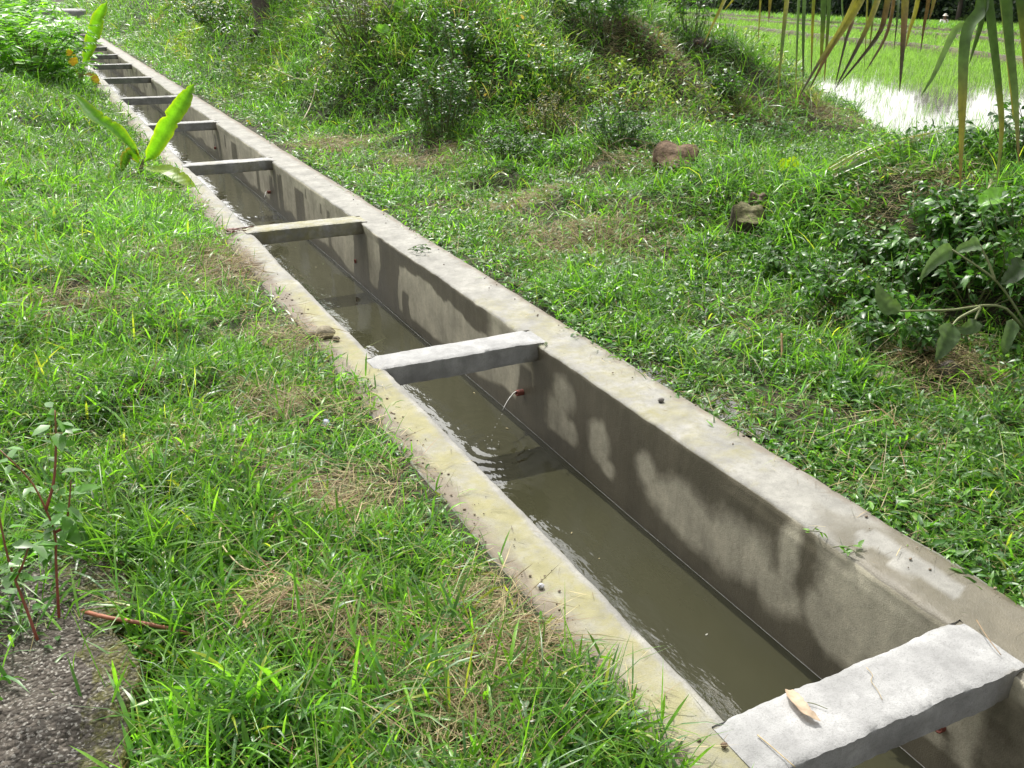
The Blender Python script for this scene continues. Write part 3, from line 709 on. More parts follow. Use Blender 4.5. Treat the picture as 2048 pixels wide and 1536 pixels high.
for P_, rr in STRAW:                      # matted hay lying on the grass
    if P_[1] > 11: continue
    m = int(np.clip(520*(rr/.3)**1.1, 260, 1100)); rr2 = min(rr, .55)
    xy = P_[:2]+rng.normal(0, rr2*.5, (m, 2))*A(1, .75); zz = ground_h(xy[:, 0], xy[:, 1])
    ok = (xy[:, 0] < -.2) | (xy[:, 0] > 1.05); xy, zz = xy[ok], zz[ok]; m = len(xy)
    pp = np.stack([xy[:, 0], xy[:, 1], zz+.03+.055*rng.random(m)], 1); t0 = rng.normal(1.5, .22, m); a0 = rng.uniform(0, 6.28)
    blades(md, pp, a0+rng.normal(0, .9, m), rng.uniform(.05, .20, m), rng.uniform(.0012, .0028, m)*(1+.05*P_[1]), t0, t0+rng.uniform(-.25, .5, m),
           pick([STR1*.85, STR2, A(.20, .13, .075), A(.28, .25, .12)], [.3, .3, .2, .2], m)*rng.uniform(.6, 1.2, m)[:, None], 3, rng.normal(0, .6, m))
n = 3400; x = np.where(rng.random(n) < .55, rng.uniform(-3.4, -.25, n), rng.uniform(1.08, 5.5, n)); y = rng.uniform(1.0, 9, n); ok = ~in_poly(x, y, BLK); x, y = x[ok], y[ok]; n = len(x)
t0 = rng.uniform(.7, 1.5, n)          # long runner stems arching through the turf
blades(md, np.stack([x, y, ground_h(x, y)+.02+.05*rng.random(n)], 1), rng.uniform(0, 6.283, n), rng.uniform(.12, .36, n), rng.uniform(.0014, .0026, n)*(1+.05*y), t0, t0+rng.uniform(.0, .9, n), pick([A(.26, .28, .13), A(.20, .25, .08), A(.33, .28, .17), A(.24, .12, .07)], [.35, .3, .25, .1], n)*rng.uniform(.7, 1.15, n)[:, None], 5, rng.normal(0, .5, n))
# blades along the very edge of the mound and paddy, taller
def tuft_row(mbx, pts, nb, lmin, lmax, w, col, spread=.05, lean=.35):
    for P_ in pts:
        m = nb; pp = np.tile(np.asarray(P_, float), (m, 1)); pp[:, :2] += rng.normal(0, spread, (m, 2))
        t0 = np.abs(rng.normal(lean*.6, lean*.5, m)); L = rng.uniform(lmin, lmax, m)
        c = np.asarray(col)*rng.uniform(.7, 1.3, m)[:, None]
        blades(mbx, pp, rng.uniform(0, 2*math.pi, m), L, rng.uniform(.7, 1.2, m)*w, t0, t0+rng.uniform(.3, 1.5, m), c, 4, rng.normal(0, .5, m))
mt = MB(); pts = []
for k in range(2600):                      # tall grass tufts over the mound and the far bank
    x_ = rng.uniform(1.4, 12); y_ = rng.uniform(8.6, 30)
    if mound(A(x_), A(y_))[()] < .15 or gh(x_, y_) < -.3: continue
    if fbm(A(x_*.7), A(y_*.7), 90)[()] < .43+.18*rng.random(): continue
    pts.append((x_, y_, gh(x_, y_)))
for k, P_ in enumerate(pts):
    c = [G_BR*1.0, A(.12, .22, .04), A(.24, .26, .09), A(.17, .24, .07), G_MD, A(.30, .26, .12)][k % 6]
    tuft_row(mt, [P_], 26, .14, .20+.30*rng.random(), .0045*(1 + .09*P_[1]), c, .10, .5)
lp = []
for k in range(420):
    x_ = 1.35+rng.random()**1.3*2.6; y_ = rng.uniform(9.6, 28); tuft_row(mt, [(x_, y_, gh(x_, y_))], 16, .15, .34, .004*(1+.07*y_), [G_MD, G_BR, A(.15, .22, .06), G_BL][k % 4], .09, .55)
for k in range(260):
    x_ = rng.uniform(1.7, 6.5); y_ = rng.uniform(2.2, 9); tuft_row(mt, [(x_, y_, gh(x_, y_))], 9, .09, .22, .0055*(1+.05*y_), [G_MD, G_BR, G_DK, A(.16, .2, .07)][k % 4], .06, .8)
for k in range(520):                      # a few taller blades through the left bank
    x_ = rng.uniform(-4.0, -.4); y_ = rng.uniform(1.6, 22)
    if in_poly(np.array([x_]), np.array([y_]), BLK)[0]: continue
    lp.append((x_, y_, gh(x_, y_)))
for k, P_ in enumerate(lp): tuft_row(mt, [P_], 9, .12, .26+.012*P_[1], .0065*(1+.05*P_[1]), [G_BR, G_MD, G_BL][k % 3], .05, .7)
for px_ in ((1318, 362), (1350, 368), (1385, 362), (1300, 350), (1460, 492), (1505, 496), (1486, 500), (1520, 470)):
    g_ = at_g(*px_); tuft_row(mt, [(g_[0], g_[1], gh(g_[0], g_[1]))], 16, .08, .2, .006, G_MD, .05, .6)
# along the block's edge
for P_ in ((-1.08, 1.95), (-1.12, 1.72), (-1.17, 1.55), (-1.06, 2.15), (-1.15, 1.35), (-1.25, 2.45), (-1.4, 2.6), (-1.55, 2.62), (-1.12, 2.3), (-1.3, 2.38)):
    tuft_row(mt, [(P_[0], P_[1], gh(*P_))], 16, .10, .26, .008, G_MD, .05, .7)
# scrub over the mound: many small leaves held above the grass
msb = MB(); n = 150000; x = rng.uniform(1.3, 12.5, n); y = rng.uniform(7.6, 26, n); k = (mound(x, y) > .10) & (ground_h(x, y) > -.2) & (rng.random(n) < np.clip(1.25-(y-8)/17, .25, 1)); x, y = x[k], y[k]
pt_ = fbm(x*.85, y*.85, 94, 3); ht = ss((pt_-.44)/.14)*(.14+.30*fbm(x*2.2, y*2.2, 95, 2)); k = rng.random(len(x)) < .12+ss((pt_-.45)/.08); x, y, ht, pt_ = x[k], y[k], ht[k], pt_[k]; n = len(x)
wsc = np.interp(np.hypot(x+1.2, y), [6, 12, 24], [1.0, 1.35, 2.4]); hue = fbm(x*.6, y*.6, 96, 2)
c = np.where((hue < .42)[:, None], A(.042, .105, .02), np.where((hue < .53)[:, None], A(.085, .19, .025), A(.16, .22, .045)))*rng.uniform(.6, 1.4, n)[:, None]
c = np.where((rng.random(n) < .06)[:, None], A(.24, .17, .06), c)
az = rng.uniform(0, 6.283, n); el = rng.normal(.35, .5, n); d = np.stack([np.cos(az)*np.cos(el), np.sin(az)*np.cos(el), np.sin(el)], 1); L = rng.uniform(.025, .06, n)*wsc
leaves(msb, np.stack([x, y, ground_h(x, y)+.02+ht*rng.random(n)**.6], 1), d, unit(A(0, 0, 1)+rng.normal(0, .5, (n, 3))), L, L*rng.uniform(.2, .5, n), c, rng.uniform(.1, .5, n), .25)
n = 60000; x = rng.uniform(1.5, 7.2, n); y = rng.uniform(1.8, 9.0, n); k = fbm(x*1.6, y*1.6, 97, 3)+.20*ss((x-2.6)/1.2)*ss((5.4-y)/1.2)*ss((y-2.1)/.6)-.03*ss((2.4-x)/.8) > .545; x, y = x[k], y[k]; n = len(x)
c = pick([A(.035, .092, .018), A(.055, .14, .022), A(.10, .20, .03)], [.4, .4, .2], n)*rng.uniform(.7, 1.3, n)[:, None]; az = rng.uniform(0, 6.283, n); el = rng.normal(.25, .45, n)
d = np.stack([np.cos(az)*np.cos(el), np.sin(az)*np.cos(el), np.sin(el)], 1); L = rng.uniform(.018, .05, n)
leaves(msb, np.stack([x, y, ground_h(x, y)+.02+.20*fbm(x*2.5, y*2.5, 98, 2)*rng.random(n)**.6], 1), d, unit(A(0, 0, 1)+rng.normal(0, .5, (n, 3))), L, L*rng.uniform(.25, .6, n), c, rng.uniform(.1, .5, n), .25)
tag(msb.build('mound_scrub', M_weed), 'tangled low scrub of small leaves over the mound and thicket', 'scrub', kind='stuff')
tag(mg.build('grass', M_grass), 'short bright green grass covering both banks of the canal', 'grass', kind='stuff')
tag(md.build('dry_grass', M_straw), 'dry cut straw coloured grass lying through the green', 'dry grass', kind='stuff')
tag(mw.build('creeping_weeds', M_weed), 'low creeping weeds with small glossy leaves on the banks', 'weeds', kind='stuff')
tag(mt.build('tall_grass', M_grass), 'taller arching grass tufts over the mound and banks', 'tall grass', kind='stuff')
# ------------------------------------------------------------------ rice paddy: seedlings, earth dykes, far tree line
mr = MB()
for r1, r2, dens, nb, ws, Lm in ((7.5, 14, 30, 4, 1.0, .20), (14, 24, 34, 5, 1.6, .17), (24, 42, 30, 5, 2.8, .17), (42, 80, 10, 5, 6, .17)):
    x, y, r = ring_points(r1, r2, dens, 14, 70)
    pz = fbm(x*.35, y*.35, 130); dn = ss((r-24.5+5*(pz-.5)*2)/6.5)
    k = (x > edge_x(y)+.75) & (rng.random(len(x)) < np.clip(.05+.13*ss((pz-.5)/.1)+.10*ss((r-13)/6)+dn, 0, 1))
    x, y, r, dn = x[k], y[k], r[k], dn[k]
    x, y = np.repeat(x, nb), np.repeat(y, nb); dn = np.repeat(dn, nb); m = len(x)
    x = x+rng.normal(0, .018*ws, m); y = y+rng.normal(0, .018*ws, m)
    c = pick([A(.125, .245, .045), A(.105, .21, .04), A(.15, .26, .065)], [.5, .3, .2], m)*rng.uniform(.8, 1.2, m)[:, None]
    t0 = np.abs(rng.normal(.12, .12, m))
    blades(mr, np.stack([x, y, np.full(m, PZ-.01)], 1), rng.uniform(0, 6.28, m), rng.uniform(.7, 1.2, m)*Lm*(1+.25*dn), np.full(m, .0042)*ws, t0, t0+rng.uniform(.05, .6, m), c, 2, rng.normal(0, .4, m))
tag(mr.build('rice_seedlings', M_rice), 'thin bright green rice seedlings standing in the flooded paddy', 'rice', kind='stuff')

def dyke(name, pix, z, wd, ht, label, seed):
    pts = np.array([at_z(a, b, z) for a, b in pix]); pts = np.concatenate([[pts[0]+(pts[0]-pts[1])*2.5], pts, [pts[-1]+(pts[-1]-pts[-2])*2.5]])
    P = curve(pts, 260); tg = unit(np.gradient(P, axis=0)); s = unit(np.cross(tg, A(0, 0, 1)))
    cross = [(-.75, -.25), (-.5, .0), (-.36, .7), (-.2, .95), (0, 1.0), (.2, .95), (.36, .7), (.5, 0), (.75, -.25)]
    V = []
    for j, (a, h) in enumerate(cross):
        u = np.arange(len(P))*.35
        q = P + s*(a*wd*(1+.5*(fbm(u*.8, u*0+j, seed)-.5)))[:, None]; q[:, 2] = PZ-.02+h*ht*(.75+.5*fbm(u*.6, u*0+j*.4, seed+3))
        V.append(q)
    V = np.stack(V, 1); m = len(cross); n = len(P); mb = MB()
    mb.add(V.reshape(-1, 3), [(i*m+j, i*m+j+1, (i+1)*m+j+1, (i+1)*m+j) for i in range(n-1) for j in range(m-1)])
    tag(mb.build(name, M_field, smooth=True), label, 'dyke', kind='structure')
    return P
D1 = dyke('earth_dyke', [(1440, 48), (1560, 62), (1700, 78), (1850, 92), (2048, 119)], -.54, .55, .27, 'low brown mud dyke across the rice field', 140)
D2 = dyke('earth_dyke', [(1440, 34), (1650, 50), (1800, 61), (2048, 82)], -.54, .5, .26, 'second low mud dyke farther across the rice field', 150)
D3 = dyke('grassy_dyke', [(1240, 20), (1440, 27), (1650, 41), (1800, 50), (2048, 66)], -.5, 1.0, .33, 'grassy dyke in front of the far trees', 160)
mh = MB()
for Dk, nn, ws, top in ((D1, 500, 3, -.50), (D2, 700, 4, -.55), (D3, 2600, 5, -.42)):
    k = rng.integers(0, len(Dk), nn); p = Dk[k] + rng.normal(0, .25 if nn < 2000 else .7, (nn, 3)); p[:, 2] = top-.06
    x_ = np.repeat(p, 4, 0); m = len(x_); x_[:, :2] += rng.normal(0, .05, (m, 2))
    t0 = np.abs(rng.normal(.25, .25, m))
    blades(mh, x_, rng.uniform(0, 6.28, m), rng.uniform(.12, .34, m)*(1.5 if nn > 2000 else .8), np.full(m, .005)*ws, t0, t0+.6, pick([G_MD, G_BR, A(.13, .20, .05)], [.4, .4, .2], m), 2)
tag(mh.build('dyke_grass', M_grass), 'grass growing along the mud dykes of the rice field', 'grass', kind='stuff')

def leafy(mb, n, cen, rad, size, cols, wfac=.5, low=.35, shell=.45):
    d = unit(rng.normal(0, 1, (n, 3))); rr = (shell+(1-shell)*rng.random(n))
    lump = .72+.56*fbm(d[:, 0]*2.2+cen[0], d[:, 1]*2.2+d[:, 2]*1.8+cen[1], 170)
    p = np.asarray(cen)+d*np.asarray(rad)*(rr*lump)[:, None]
    k = p[:, 2] > low; p = p[k]; d = d[k]; m = len(p)
    dd = unit(d*A(1, 1, .3)+rng.normal(0, .7, (m, 3))+A(0, 0, -.25)); nn = unit(d*.6+A(0, 0, .8)+rng.normal(0, .45, (m, 3)))
    L = rng.uniform(.65, 1.25, m)*size
    leaves(mb, p, dd, nn, L, L*wfac, pick(cols, [1/len(cols)]*len(cols), m)*rng.uniform(.7, 1.3, m)[:, None], .3, .2)
# tree row behind the rice terraces
TL0, TL1 = at_z(1180, 9, -.6), at_z(2100, 50, -.6)
tv = unit(TL1-TL0); tn = A(-tv[1], tv[0], 0); tn = tn if tn @ A(.5, .8, 0) > 0 else -tn
kinds = [('broad dark tree', (.020, .040, .022), .42), ('bluish leafed tree', (.030, .055, .040), .40), ('tall slim tree with a bare trunk', (.024, .045, .022), .36), ('bushy low tree', (.035, .065, .025), .38)]
TREES = [(-.12, 3, 0, 'at the left end of the far tree row'), (.02, 2, 3, 'above the distant brown heap'), (.13, 4, 1, 'left of the hanging palm leaflets'), (.25, 2, 2, 'behind the leftmost hanging leaflets'),
         (.36, 5, 0, 'behind the middle hanging leaflets'), (.47, 2, 3, 'behind the slanting yellow leaflets'), (.56, 4, 2, 'behind the brown tipped leaflets'), (.66, 2, 0, 'left of the distant worker'),
         (.76, 4, 1, 'directly behind the distant worker'), (.85, 2, 2, 'right of the distant worker'), (.95, 3, 3, 'behind the folded palm leaflet'), (1.06, 3, 0, 'at the right end of the far tree row'), (1.2, 3, 1, 'beyond the right edge of the far tree row')]
for u, back, kd, where in TREES:
    p = TL0+(TL1-TL0)*u+tn*back; p[2] = PZ; nm, c, sz = kinds[kd]; sc = rng.uniform(.85, 1.2)
    t = thing('far_tree', nm+' '+where, 'tree', p, 'trees beyond the rice field')
    m1 = MB(); h = (3.4 if kd == 2 else 2.0)*sc
    tr = curve([p+A(0, 0, -.2), p+A(.1, .1, h*.5), p+A(-.15, .1, h), p+A(.1, 0, h*1.9)], 12)-p
    tube(m1, tr, np.linspace(.20, .07, 12), 7, (.075, .065, .055))
    for a in range(4): tube(m1, curve([tr[5+a], tr[5+a]+A(math.cos(a*1.7), math.sin(a*1.7), .8)*1.0*sc, tr[5+a]+A(math.cos(a*1.7)*2.0, math.sin(a*1.7)*2.0, 1.4)*sc], 6), np.linspace(.07, .02, 6), 5, (.075, .065, .055))
    m1.build('trunk', M_bark, t)
    m2 = MB(); leafy(m2, 2600, A(0, 0, h*1.45), (2.5*sc, 2.5*sc, 2.5*sc), sz, [A(*c), A(*c)*1.5, A(*c)*.7], .55, .25 if kd != 2 else 1.0, .3)
    m2.build('crown', M_farleaf, t)
mu = MB(); n = 24000; u = rng.uniform(-.9, 1.4, n); p = TL0+(TL1-TL0)*u[:, None]+tn*rng.uniform(1.5, 9, n)[:, None]
p[:, 2] = PZ+rng.uniform(.05, 3.4, n)*(.6+.8*fbm(u*40, u*0, 171)); dd = unit(rng.normal(0, 1, (n, 3)))
leaves(mu, p, dd, unit(rng.normal(0, .6, (n, 3))+A(0, 0, 1)), rng.uniform(.3, .75, n), rng.uniform(.15, .35, n), pick([A(.02, .04, .022), A(.03, .055, .03), A(.05, .085, .03)], [.5, .3, .2], n), .3, .2)
n = 15000; u = rng.uniform(-1.0, 1.5, n); p = TL0+(TL1-TL0)*u[:, None]+tn*rng.uniform(9, 16, n)[:, None]; p[:, 2] = PZ+rng.uniform(.1, 5.0, n)
leaves(mu, p, unit(rng.normal(0, 1, (n, 3))), unit(rng.normal(0, .8, (n, 3))-A(fw[0], fw[1], 0)), rng.uniform(.8, 1.5, n), rng.uniform(.5, .9, n), pick([A(.02, .035, .024), A(.028, .045, .034)], [.5, .5], n), .3, .2)
tag(mu.build('far_undergrowth', M_farleaf), 'dark undergrowth at the foot of the far tree row', 'undergrowth', kind='stuff')

# ------------------------------------------------------------------ distant worker in the rice
pw_ = at_z(1885, 61, PZ); D_ = cz(pw_)
head = at_d(1889, 30, D_); Hh = 1.58; pw_[2] = head[2]-1.53
t = thing('person', 'distant worker in white shirt and pale hat wading waist deep in the rice field', 'person', pw_)
def P_(x, z, yv=0): return rt*x*Hh/1.6 + A(0, 0, 1)*z*Hh/1.6 + unit(A(fw[0], fw[1], 0))*yv*Hh/1.6
SK = {'pelvis': (P_(0, .82), .13), 'waist': (P_(.01, .98, -.01), .125), 'chest': (P_(.02, 1.16, .05), .15), 'neck': (P_(.035, 1.32, .08), .055), 'head': (P_(.05, 1.43, .10), .088), 'crown': (P_(.05, 1.53, .10), .06),
      'shl': (P_(-.15, 1.26, .06), .06), 'ell': (P_(-.22, 1.02, .06), .045), 'wrl': (P_(-.18, .82, .18), .032), 'hal': (P_(-.165, .75, .21), .028),
      'shr': (P_(.19, 1.26, .06), .06), 'elr': (P_(.32, 1.12, .14), .045), 'wrr': (P_(.46, 1.10, .22), .032), 'har': (P_(.52, 1.10, .24), .028),
      'hil': (P_(-.09, .78), .09), 'knl': (P_(-.11, .45, .03), .062), 'anl': (P_(-.11, .06), .042), 'fol': (P_(-.12, .0, .13), .035),
      'hir': (P_(.09, .78), .09), 'knr': (P_(.12, .45, .06), .062), 'anr': (P_(.13, .06), .042), 'for': (P_(.14, .0, .13), .035)}
ED = [('pelvis', 'waist'), ('waist', 'chest'), ('chest', 'neck'), ('neck', 'head'), ('head', 'crown'), ('chest', 'shl'), ('shl', 'ell'), ('ell', 'wrl'), ('wrl', 'hal'), ('chest', 'shr'), ('shr', 'elr'), ('elr', 'wrr'), ('wrr', 'har'),
      ('pelvis', 'hil'), ('hil', 'knl'), ('knl', 'anl'), ('anl', 'fol'), ('pelvis', 'hir'), ('hir', 'knr'), ('knr', 'anr'), ('anr', 'for')]
def skin_obj(name, keys, grow, col, parent):
    ks = [k for k in SK if k in keys]; me = bpy.data.meshes.new(name)
    me.from_pydata([tuple(SK[k][0]) for k in ks], [(ks.index(a), ks.index(b_)) for a, b_ in ED if a in ks and b_ in ks], [])
    o = bpy.data.objects.new(name, me); COL.objects.link(o); o.parent = parent
    m = o.modifiers.new('Skin', 'SKIN'); m.use_smooth_shade = True
    if not me.skin_vertices: me.skin_vertices.new() if hasattr(me.skin_vertices, 'new') else None
    lay = me.skin_vertices[0].data
    for i, k in enumerate(ks): lay[i].radius = (SK[k][1]*Hh/1.6*grow,)*2; lay[i].use_root = (i == 0)
    s2 = o.modifiers.new('Subdivision', 'SUBSURF'); s2.levels = 1; s2.render_levels = 2
    mm, nt, oo = newmat(name+'_cloth'); pb = N(nt, 'ShaderNodeBsdfPrincipled', Roughness=.8)
    cv = mix(nt, noise(nt, 25, 4), tuple(c*.85 for c in col), tuple(min(.9, c*1.12) for c in col)); nt.links.new(cv, pb.inputs['Base Color']); nt.links.new(pb.outputs[0], oo.inputs[0])
    me.materials.append(mm); return o
try:
    skin_obj('body', list(SK), 1.0, (.24, .14, .09), t)
    skin_obj('shirt', ['pelvis', 'waist', 'chest', 'shl', 'ell', 'shr', 'elr'], 1.18, (.80, .76, .78), t)
    skin_obj('trousers', ['pelvis', 'hil', 'knl', 'hir', 'knr'], 1.22, (.05, .05, .06), t)
except Exception as e_:
    print('skin', e_)
mb = MB(); hc = P_(.05, 1.53, .10); th = np.arange(16)*2*math.pi/16; rows = []
for r_, z_ in ((.17, .0), (.10, .02), (.095, .07), (.06, .11), (.001, .12)): rows.append(hc+np.stack([r_*np.cos(th), r_*np.sin(th), np.full(16, z_-.01)], 1)*Hh/1.6)
mb.add(np.concatenate(rows), [(i*16+k, i*16+(k+1) % 16, (i+1)*16+(k+1) % 16, (i+1)*16+k) for i in range(4) for k in range(16)], None, (.66, .62, .54))
mb.build('hat', M_plain, t)

# ------------------------------------------------------------------ coconut palm (trunk stands right of the frame, fronds hang in)
PB = A(3.35, .35, 0.); PB[2] = gh(PB[0], PB[1]); CR = PB+A(-.15, .15, 3.2)
palm = thing('coconut_palm', 'coconut palm frond leaflets hanging into the top right, green with yellow and brown ends', 'palm', PB)
mb = MB(); tr = curve([PB+A(0, 0, -.1), PB+A(.05, -.02, 1.2), PB+A(-.08, .08, 2.4), CR], 26)-PB
tube(mb, tr, .115+.02*np.cos(np.arange(26)*2.2)-.02*np.linspace(0, 1, 26), 12, (.16, .14, .12)); mb.build('trunk', M_bark, palm)
PG, PGL, PY, PBN, PDK = A(.052, .10, .024), A(.09, .15, .05), A(.185, .175, .025), A(.12, .075, .03), A(.035, .03, .018)
def leaflet(mb, pts, w, cols, nrm, n=16, fold=.35):
    P = curve(pts, n)-PB
    u = np.linspace(0, 1, n); cs = np.array([np.interp(u, np.linspace(0, 1, len(cols)), [c[k] for c in cols]) for k in range(3)]).T
    cs = cs*(.85+.3*rng.random((n, 1)))
    leaf_sheet(mb, P, w, nrm, cs, ([0, .1, .35, .75, .93, 1], [.35, .8, 1, .62, .28, .04]), fold, None, 1, .0)
def frond_px(pix_rach, items, label=None):
    mb, m2 = MB(), MB()
    rch = np.array([at_d(*p) for p in pix_rach]); full = curve(np.concatenate([[CR], rch[::-1]]), 30)
    tube(m2, full-PB, np.linspace(.028, .006, 30), 8, (.16, .17, .05))
    px = np.array([p[0] for p in pix_rach])
    for path, w, cols in items:
        x0 = path[0][0]; f = np.interp(x0, px, np.arange(len(px))); i = min(int(f), len(px)-2)
        base = rch[i]+(rch[i+1]-rch[i])*(f-i); dist = np.interp(x0, px, [p[2] for p in pix_rach])
        tgt = [at_d(a, b, dist+dd_) for a, b, dd_ in path]
        leaflet(mb, [base+(tgt[0]-base)*.02]+tgt, w, cols, -fw+rt*rng.uniform(-.7, .7))
    fr = mb.build('frond', M_palm, palm); m2.build('rachis', M_stem, fr)
T = lambda *a: list(a)
left = [
 (T((1462, -30, 0), (1440, 20, 0), (1408, 86, .02)), 0.0222, [PG, PY, PY]), (T((1478, -30, .1), (1465, 0, .1), (1447, 22, .1)), 0.0148, [PY, PY]), (T((1522, -30, 0), (1520, 20, 0), (1516, 88, 0)), 0.0111, [PG, PY, PY]),
 (T((1542, -30, 0), (1540, 0, 0), (1537, 44, 0)), 0.0222, [PY, PY, PBN]), (T((1578, -40, 0), (1568, 60, 0), (1554, 198, .02)), 0.0252, [PG, PG, PY, PG, PY]), (T((1598, -40, 0), (1594, 60, 0), (1590, 205, .03)), 0.0222, [PG, PG, PGL, PG, PY]),
 (T((1610, -40, .1), (1607, 60, .1), (1606, 175, .1)), 0.0192, [PG, PGL, PG, PDK]), (T((1628, -40, 0), (1624, 60, 0), (1622, 160, .02)), 0.0192, [PG, PG, PY, PDK]), (T((1646, -40, 0), (1645, 40, 0), (1640, 150, 0)), 0.0340, [PG, PG, PG, PY]),
 (T((1658, -40, .1), (1656, 40, .1), (1648, 170, .12)), 0.0222, [PG, PGL, PG, PBN]), (T((1725, -50, 0), (1690, 40, .02), (1640, 120, .04), (1594, 200, .05)), 0.0266, [PGL, PGL, PY, PY, PDK, PDK]),
 (T((1742, -50, .05), (1710, 25, .06), (1660, 100, .08), (1618, 180, .1)), 0.0266, [PGL, PY, PY, PY, PBN, PDK]), (T((1768, -50, 0), (1745, 30, 0), (1715, 95, .03), (1668, 182, .05)), 0.0252, [PG, PY, PY, PDK, PDK]),
 (T((1780, -50, .1), (1770, 30, .1), (1750, 80, .1), (1672, 176, .1)), 0.0252, [PBN, PY, PBN, PDK, PDK]), (T((1712, -50, .2), (1705, 40, .2), (1692, 80, .2), (1668, 180, .2)), 0.0192, [PG, PY, PBN, PDK, PDK]),
 (T((1735, -50, .2), (1732, 50, .2), (1728, 140, .2)), 0.0148, [PG, PY, PG]), (T((1748, -50, .25), (1745, 40, .25), (1738, 105, .25)), 0.0133, [PG, PG, PY]), (T((1790, -50, .1), (1775, 60, .1), (1730, 145, .12)), 0.0222, [PY, PBN, PBN, PDK]),
 (T((1812, -60, 0), (1810, 20, 0), (1806, 90, 0), (1799, 185, .02)), 0.0296, [PG, PBN, PY, PBN, PDK, PDK]), (T((1842, -60, 0), (1830, 20, 0), (1818, 60, 0), (1810, 100, 0)), 0.0237, [PG, PY, PY, PBN]),
 (T((1862, -60, .1), (1855, 10, .1), (1848, 50, .1), (1841, 104, .1)), 0.0178, [PG, PBN, PBN, PDK]), (T((1876, -60, .1), (1868, 0, .1), (1858, 40, .1)), 0.0192, [PG, PY, PBN]), (T((1682, -50, .2), (1684, 20, .2), (1690, 100, .2)), 0.0163, [PG, PGL, PG]), (T((1800, -60, .3), (1796, 20, .3), (1788, 100, .3)), 0.0133, [PG, PG, PDK])]
frond_px([(1400, -34, 4.3), (1560, -70, 4.05), (1720, -115, 3.7), (1880, -170, 3.3), (2150, -260, 2.8)], left)
right = [
 (T((1968, -20, 0), (1962, 22, 0), (1938, 52, 0), (1928, 100, .0), (1925, 190, .02), (1923, 270, .03), (1920, 382, .04)), 0.0360, [PG, PG, PG*.8, PG, PG, PG, PY*.7, PY, PBN]),
 (T((1958, 14, .02), (1942, 50, .02), (1915, 56, .03), (1893, 95, .05), (1868, 150, .07), (1842, 192, .08)), 0.0248, [PG, PG, PGL*1.3, PGL*1.4, PGL, PG]),
 (T((1966, -20, .05), (1962, 40, .05), (1950, 85, .05), (1938, 128, .05)), 0.0211, [PG*.8, PG*.7, PG*.8]),
 (T((1972, -30, 0), (1982, 60, 0), (1994, 160, 0), (2002, 260, .02), (1992, 378, .04)), 0.0298, [PG, PG, PG, PG, PY*.7, PGL]),
 (T((2012, -30, .1), (2018, 80, .1), (2030, 190, .1), (2038, 330, .12)), 0.0285, [PG, PG, PG, PGL, PBN]), (T((2000, -30, .2), (2010, 60, .2), (2022, 180, .2), (2026, 240, .2)), 0.0248, [PG, PG, PY, PY]),
 (T((2036, -30, .0), (2046, 60, 0), (2056, 190, 0), (2060, 330, .02)), 0.0310, [PG, PG, PY, PY]), (T((2070, -40, 0), (2085, 60, 0), (2100, 220, 0), (2105, 380, .05)), 0.0310, [PG, PG, PGL, PY])]
frond_px([(1940, -40, 2.65), (2010, -100, 2.55), (2140, -200, 2.45), (2420, -330, 2.4)], right)
def frond_free(az, ln, lift, droop, nl=46, ll=.62):
    d = A(math.sin(az), math.cos(az), 0); m1, m2 = MB(), MB()
    u = np.linspace(0, 1, 24); R_ = CR + d*(ln*u)[:, None]; R_[:, 2] += lift*u - droop*u**2
    tube(m2, R_-PB, np.linspace(.026, .005, 24), 7, (.16, .17, .05)); sd = A(d[1], -d[0], 0)
    for k in range(nl):
        f = .12+.86*k/nl; b_ = A(*[np.interp(f, u, R_[:, j]) for j in range(3)]); L_ = ll*(.45+.9*math.sin(math.pi*min(.95, f+.1)))
        for s_ in (-1, 1):
            leaflet(m1, [b_, b_+(sd*s_*.55+d*.35)*L_*.4+A(0, 0, .02), b_+(sd*s_*.8+d*.5)*L_*.7+A(0, 0, -.14)*L_, b_+(sd*s_*.95+d*.65)*L_*.9+A(0, 0, -.5)*L_], .038, [PG, PG, PGL if k % 3 else PY], A(0, 0, 1)+sd*s_*.2, 7)
    fr = m1.build('frond', M_palm, palm); m2.build('rachis', M_stem, fr)
def shade_palm():  # unseen palm, placed to shade the right bank and darken water reflections
    global PB, CR, palm
    PB = A(7.6, 3.2, 0.); PB[2] = gh(7.6, 3.2); CR = A(7.7, 7.6, 5.4)
    palm = thing('coconut_palm', 'unseen taller coconut palm added for its shade outside the right edge of the picture', 'palm', PB)
    m = MB(); tr = curve([PB+A(0, 0, -.1), PB+A(-.1, .3, 1.7), PB+A(.1, 1.8, 3.6), CR], 30)-PB
    tube(m, tr, .13+.02*np.cos(np.arange(30)*2.2)-.03*np.linspace(0, 1, 30), 12, (.16, .14, .12)); m.build('trunk', M_bark, palm)
    for k in range(13): frond_free(math.radians(-80+k*28+6*math.sin(k*5)), 3.7+.4*math.sin(k*3), 1.6-.5*(k % 3), 1.9+.3*(k % 2), 38, .75)
for a, ln, li, dr in ((8, 2.7, .7, 1.0), (38, 2.8, .9, 1.1), (75, 2.6, .6, 1.2), (130, 2.6, .8, 1.2), (200, 2.6, .7, 1.3), (-95, 1.6, .9, .7)): frond_free(math.radians(a), ln, li, dr)
shade_palm()
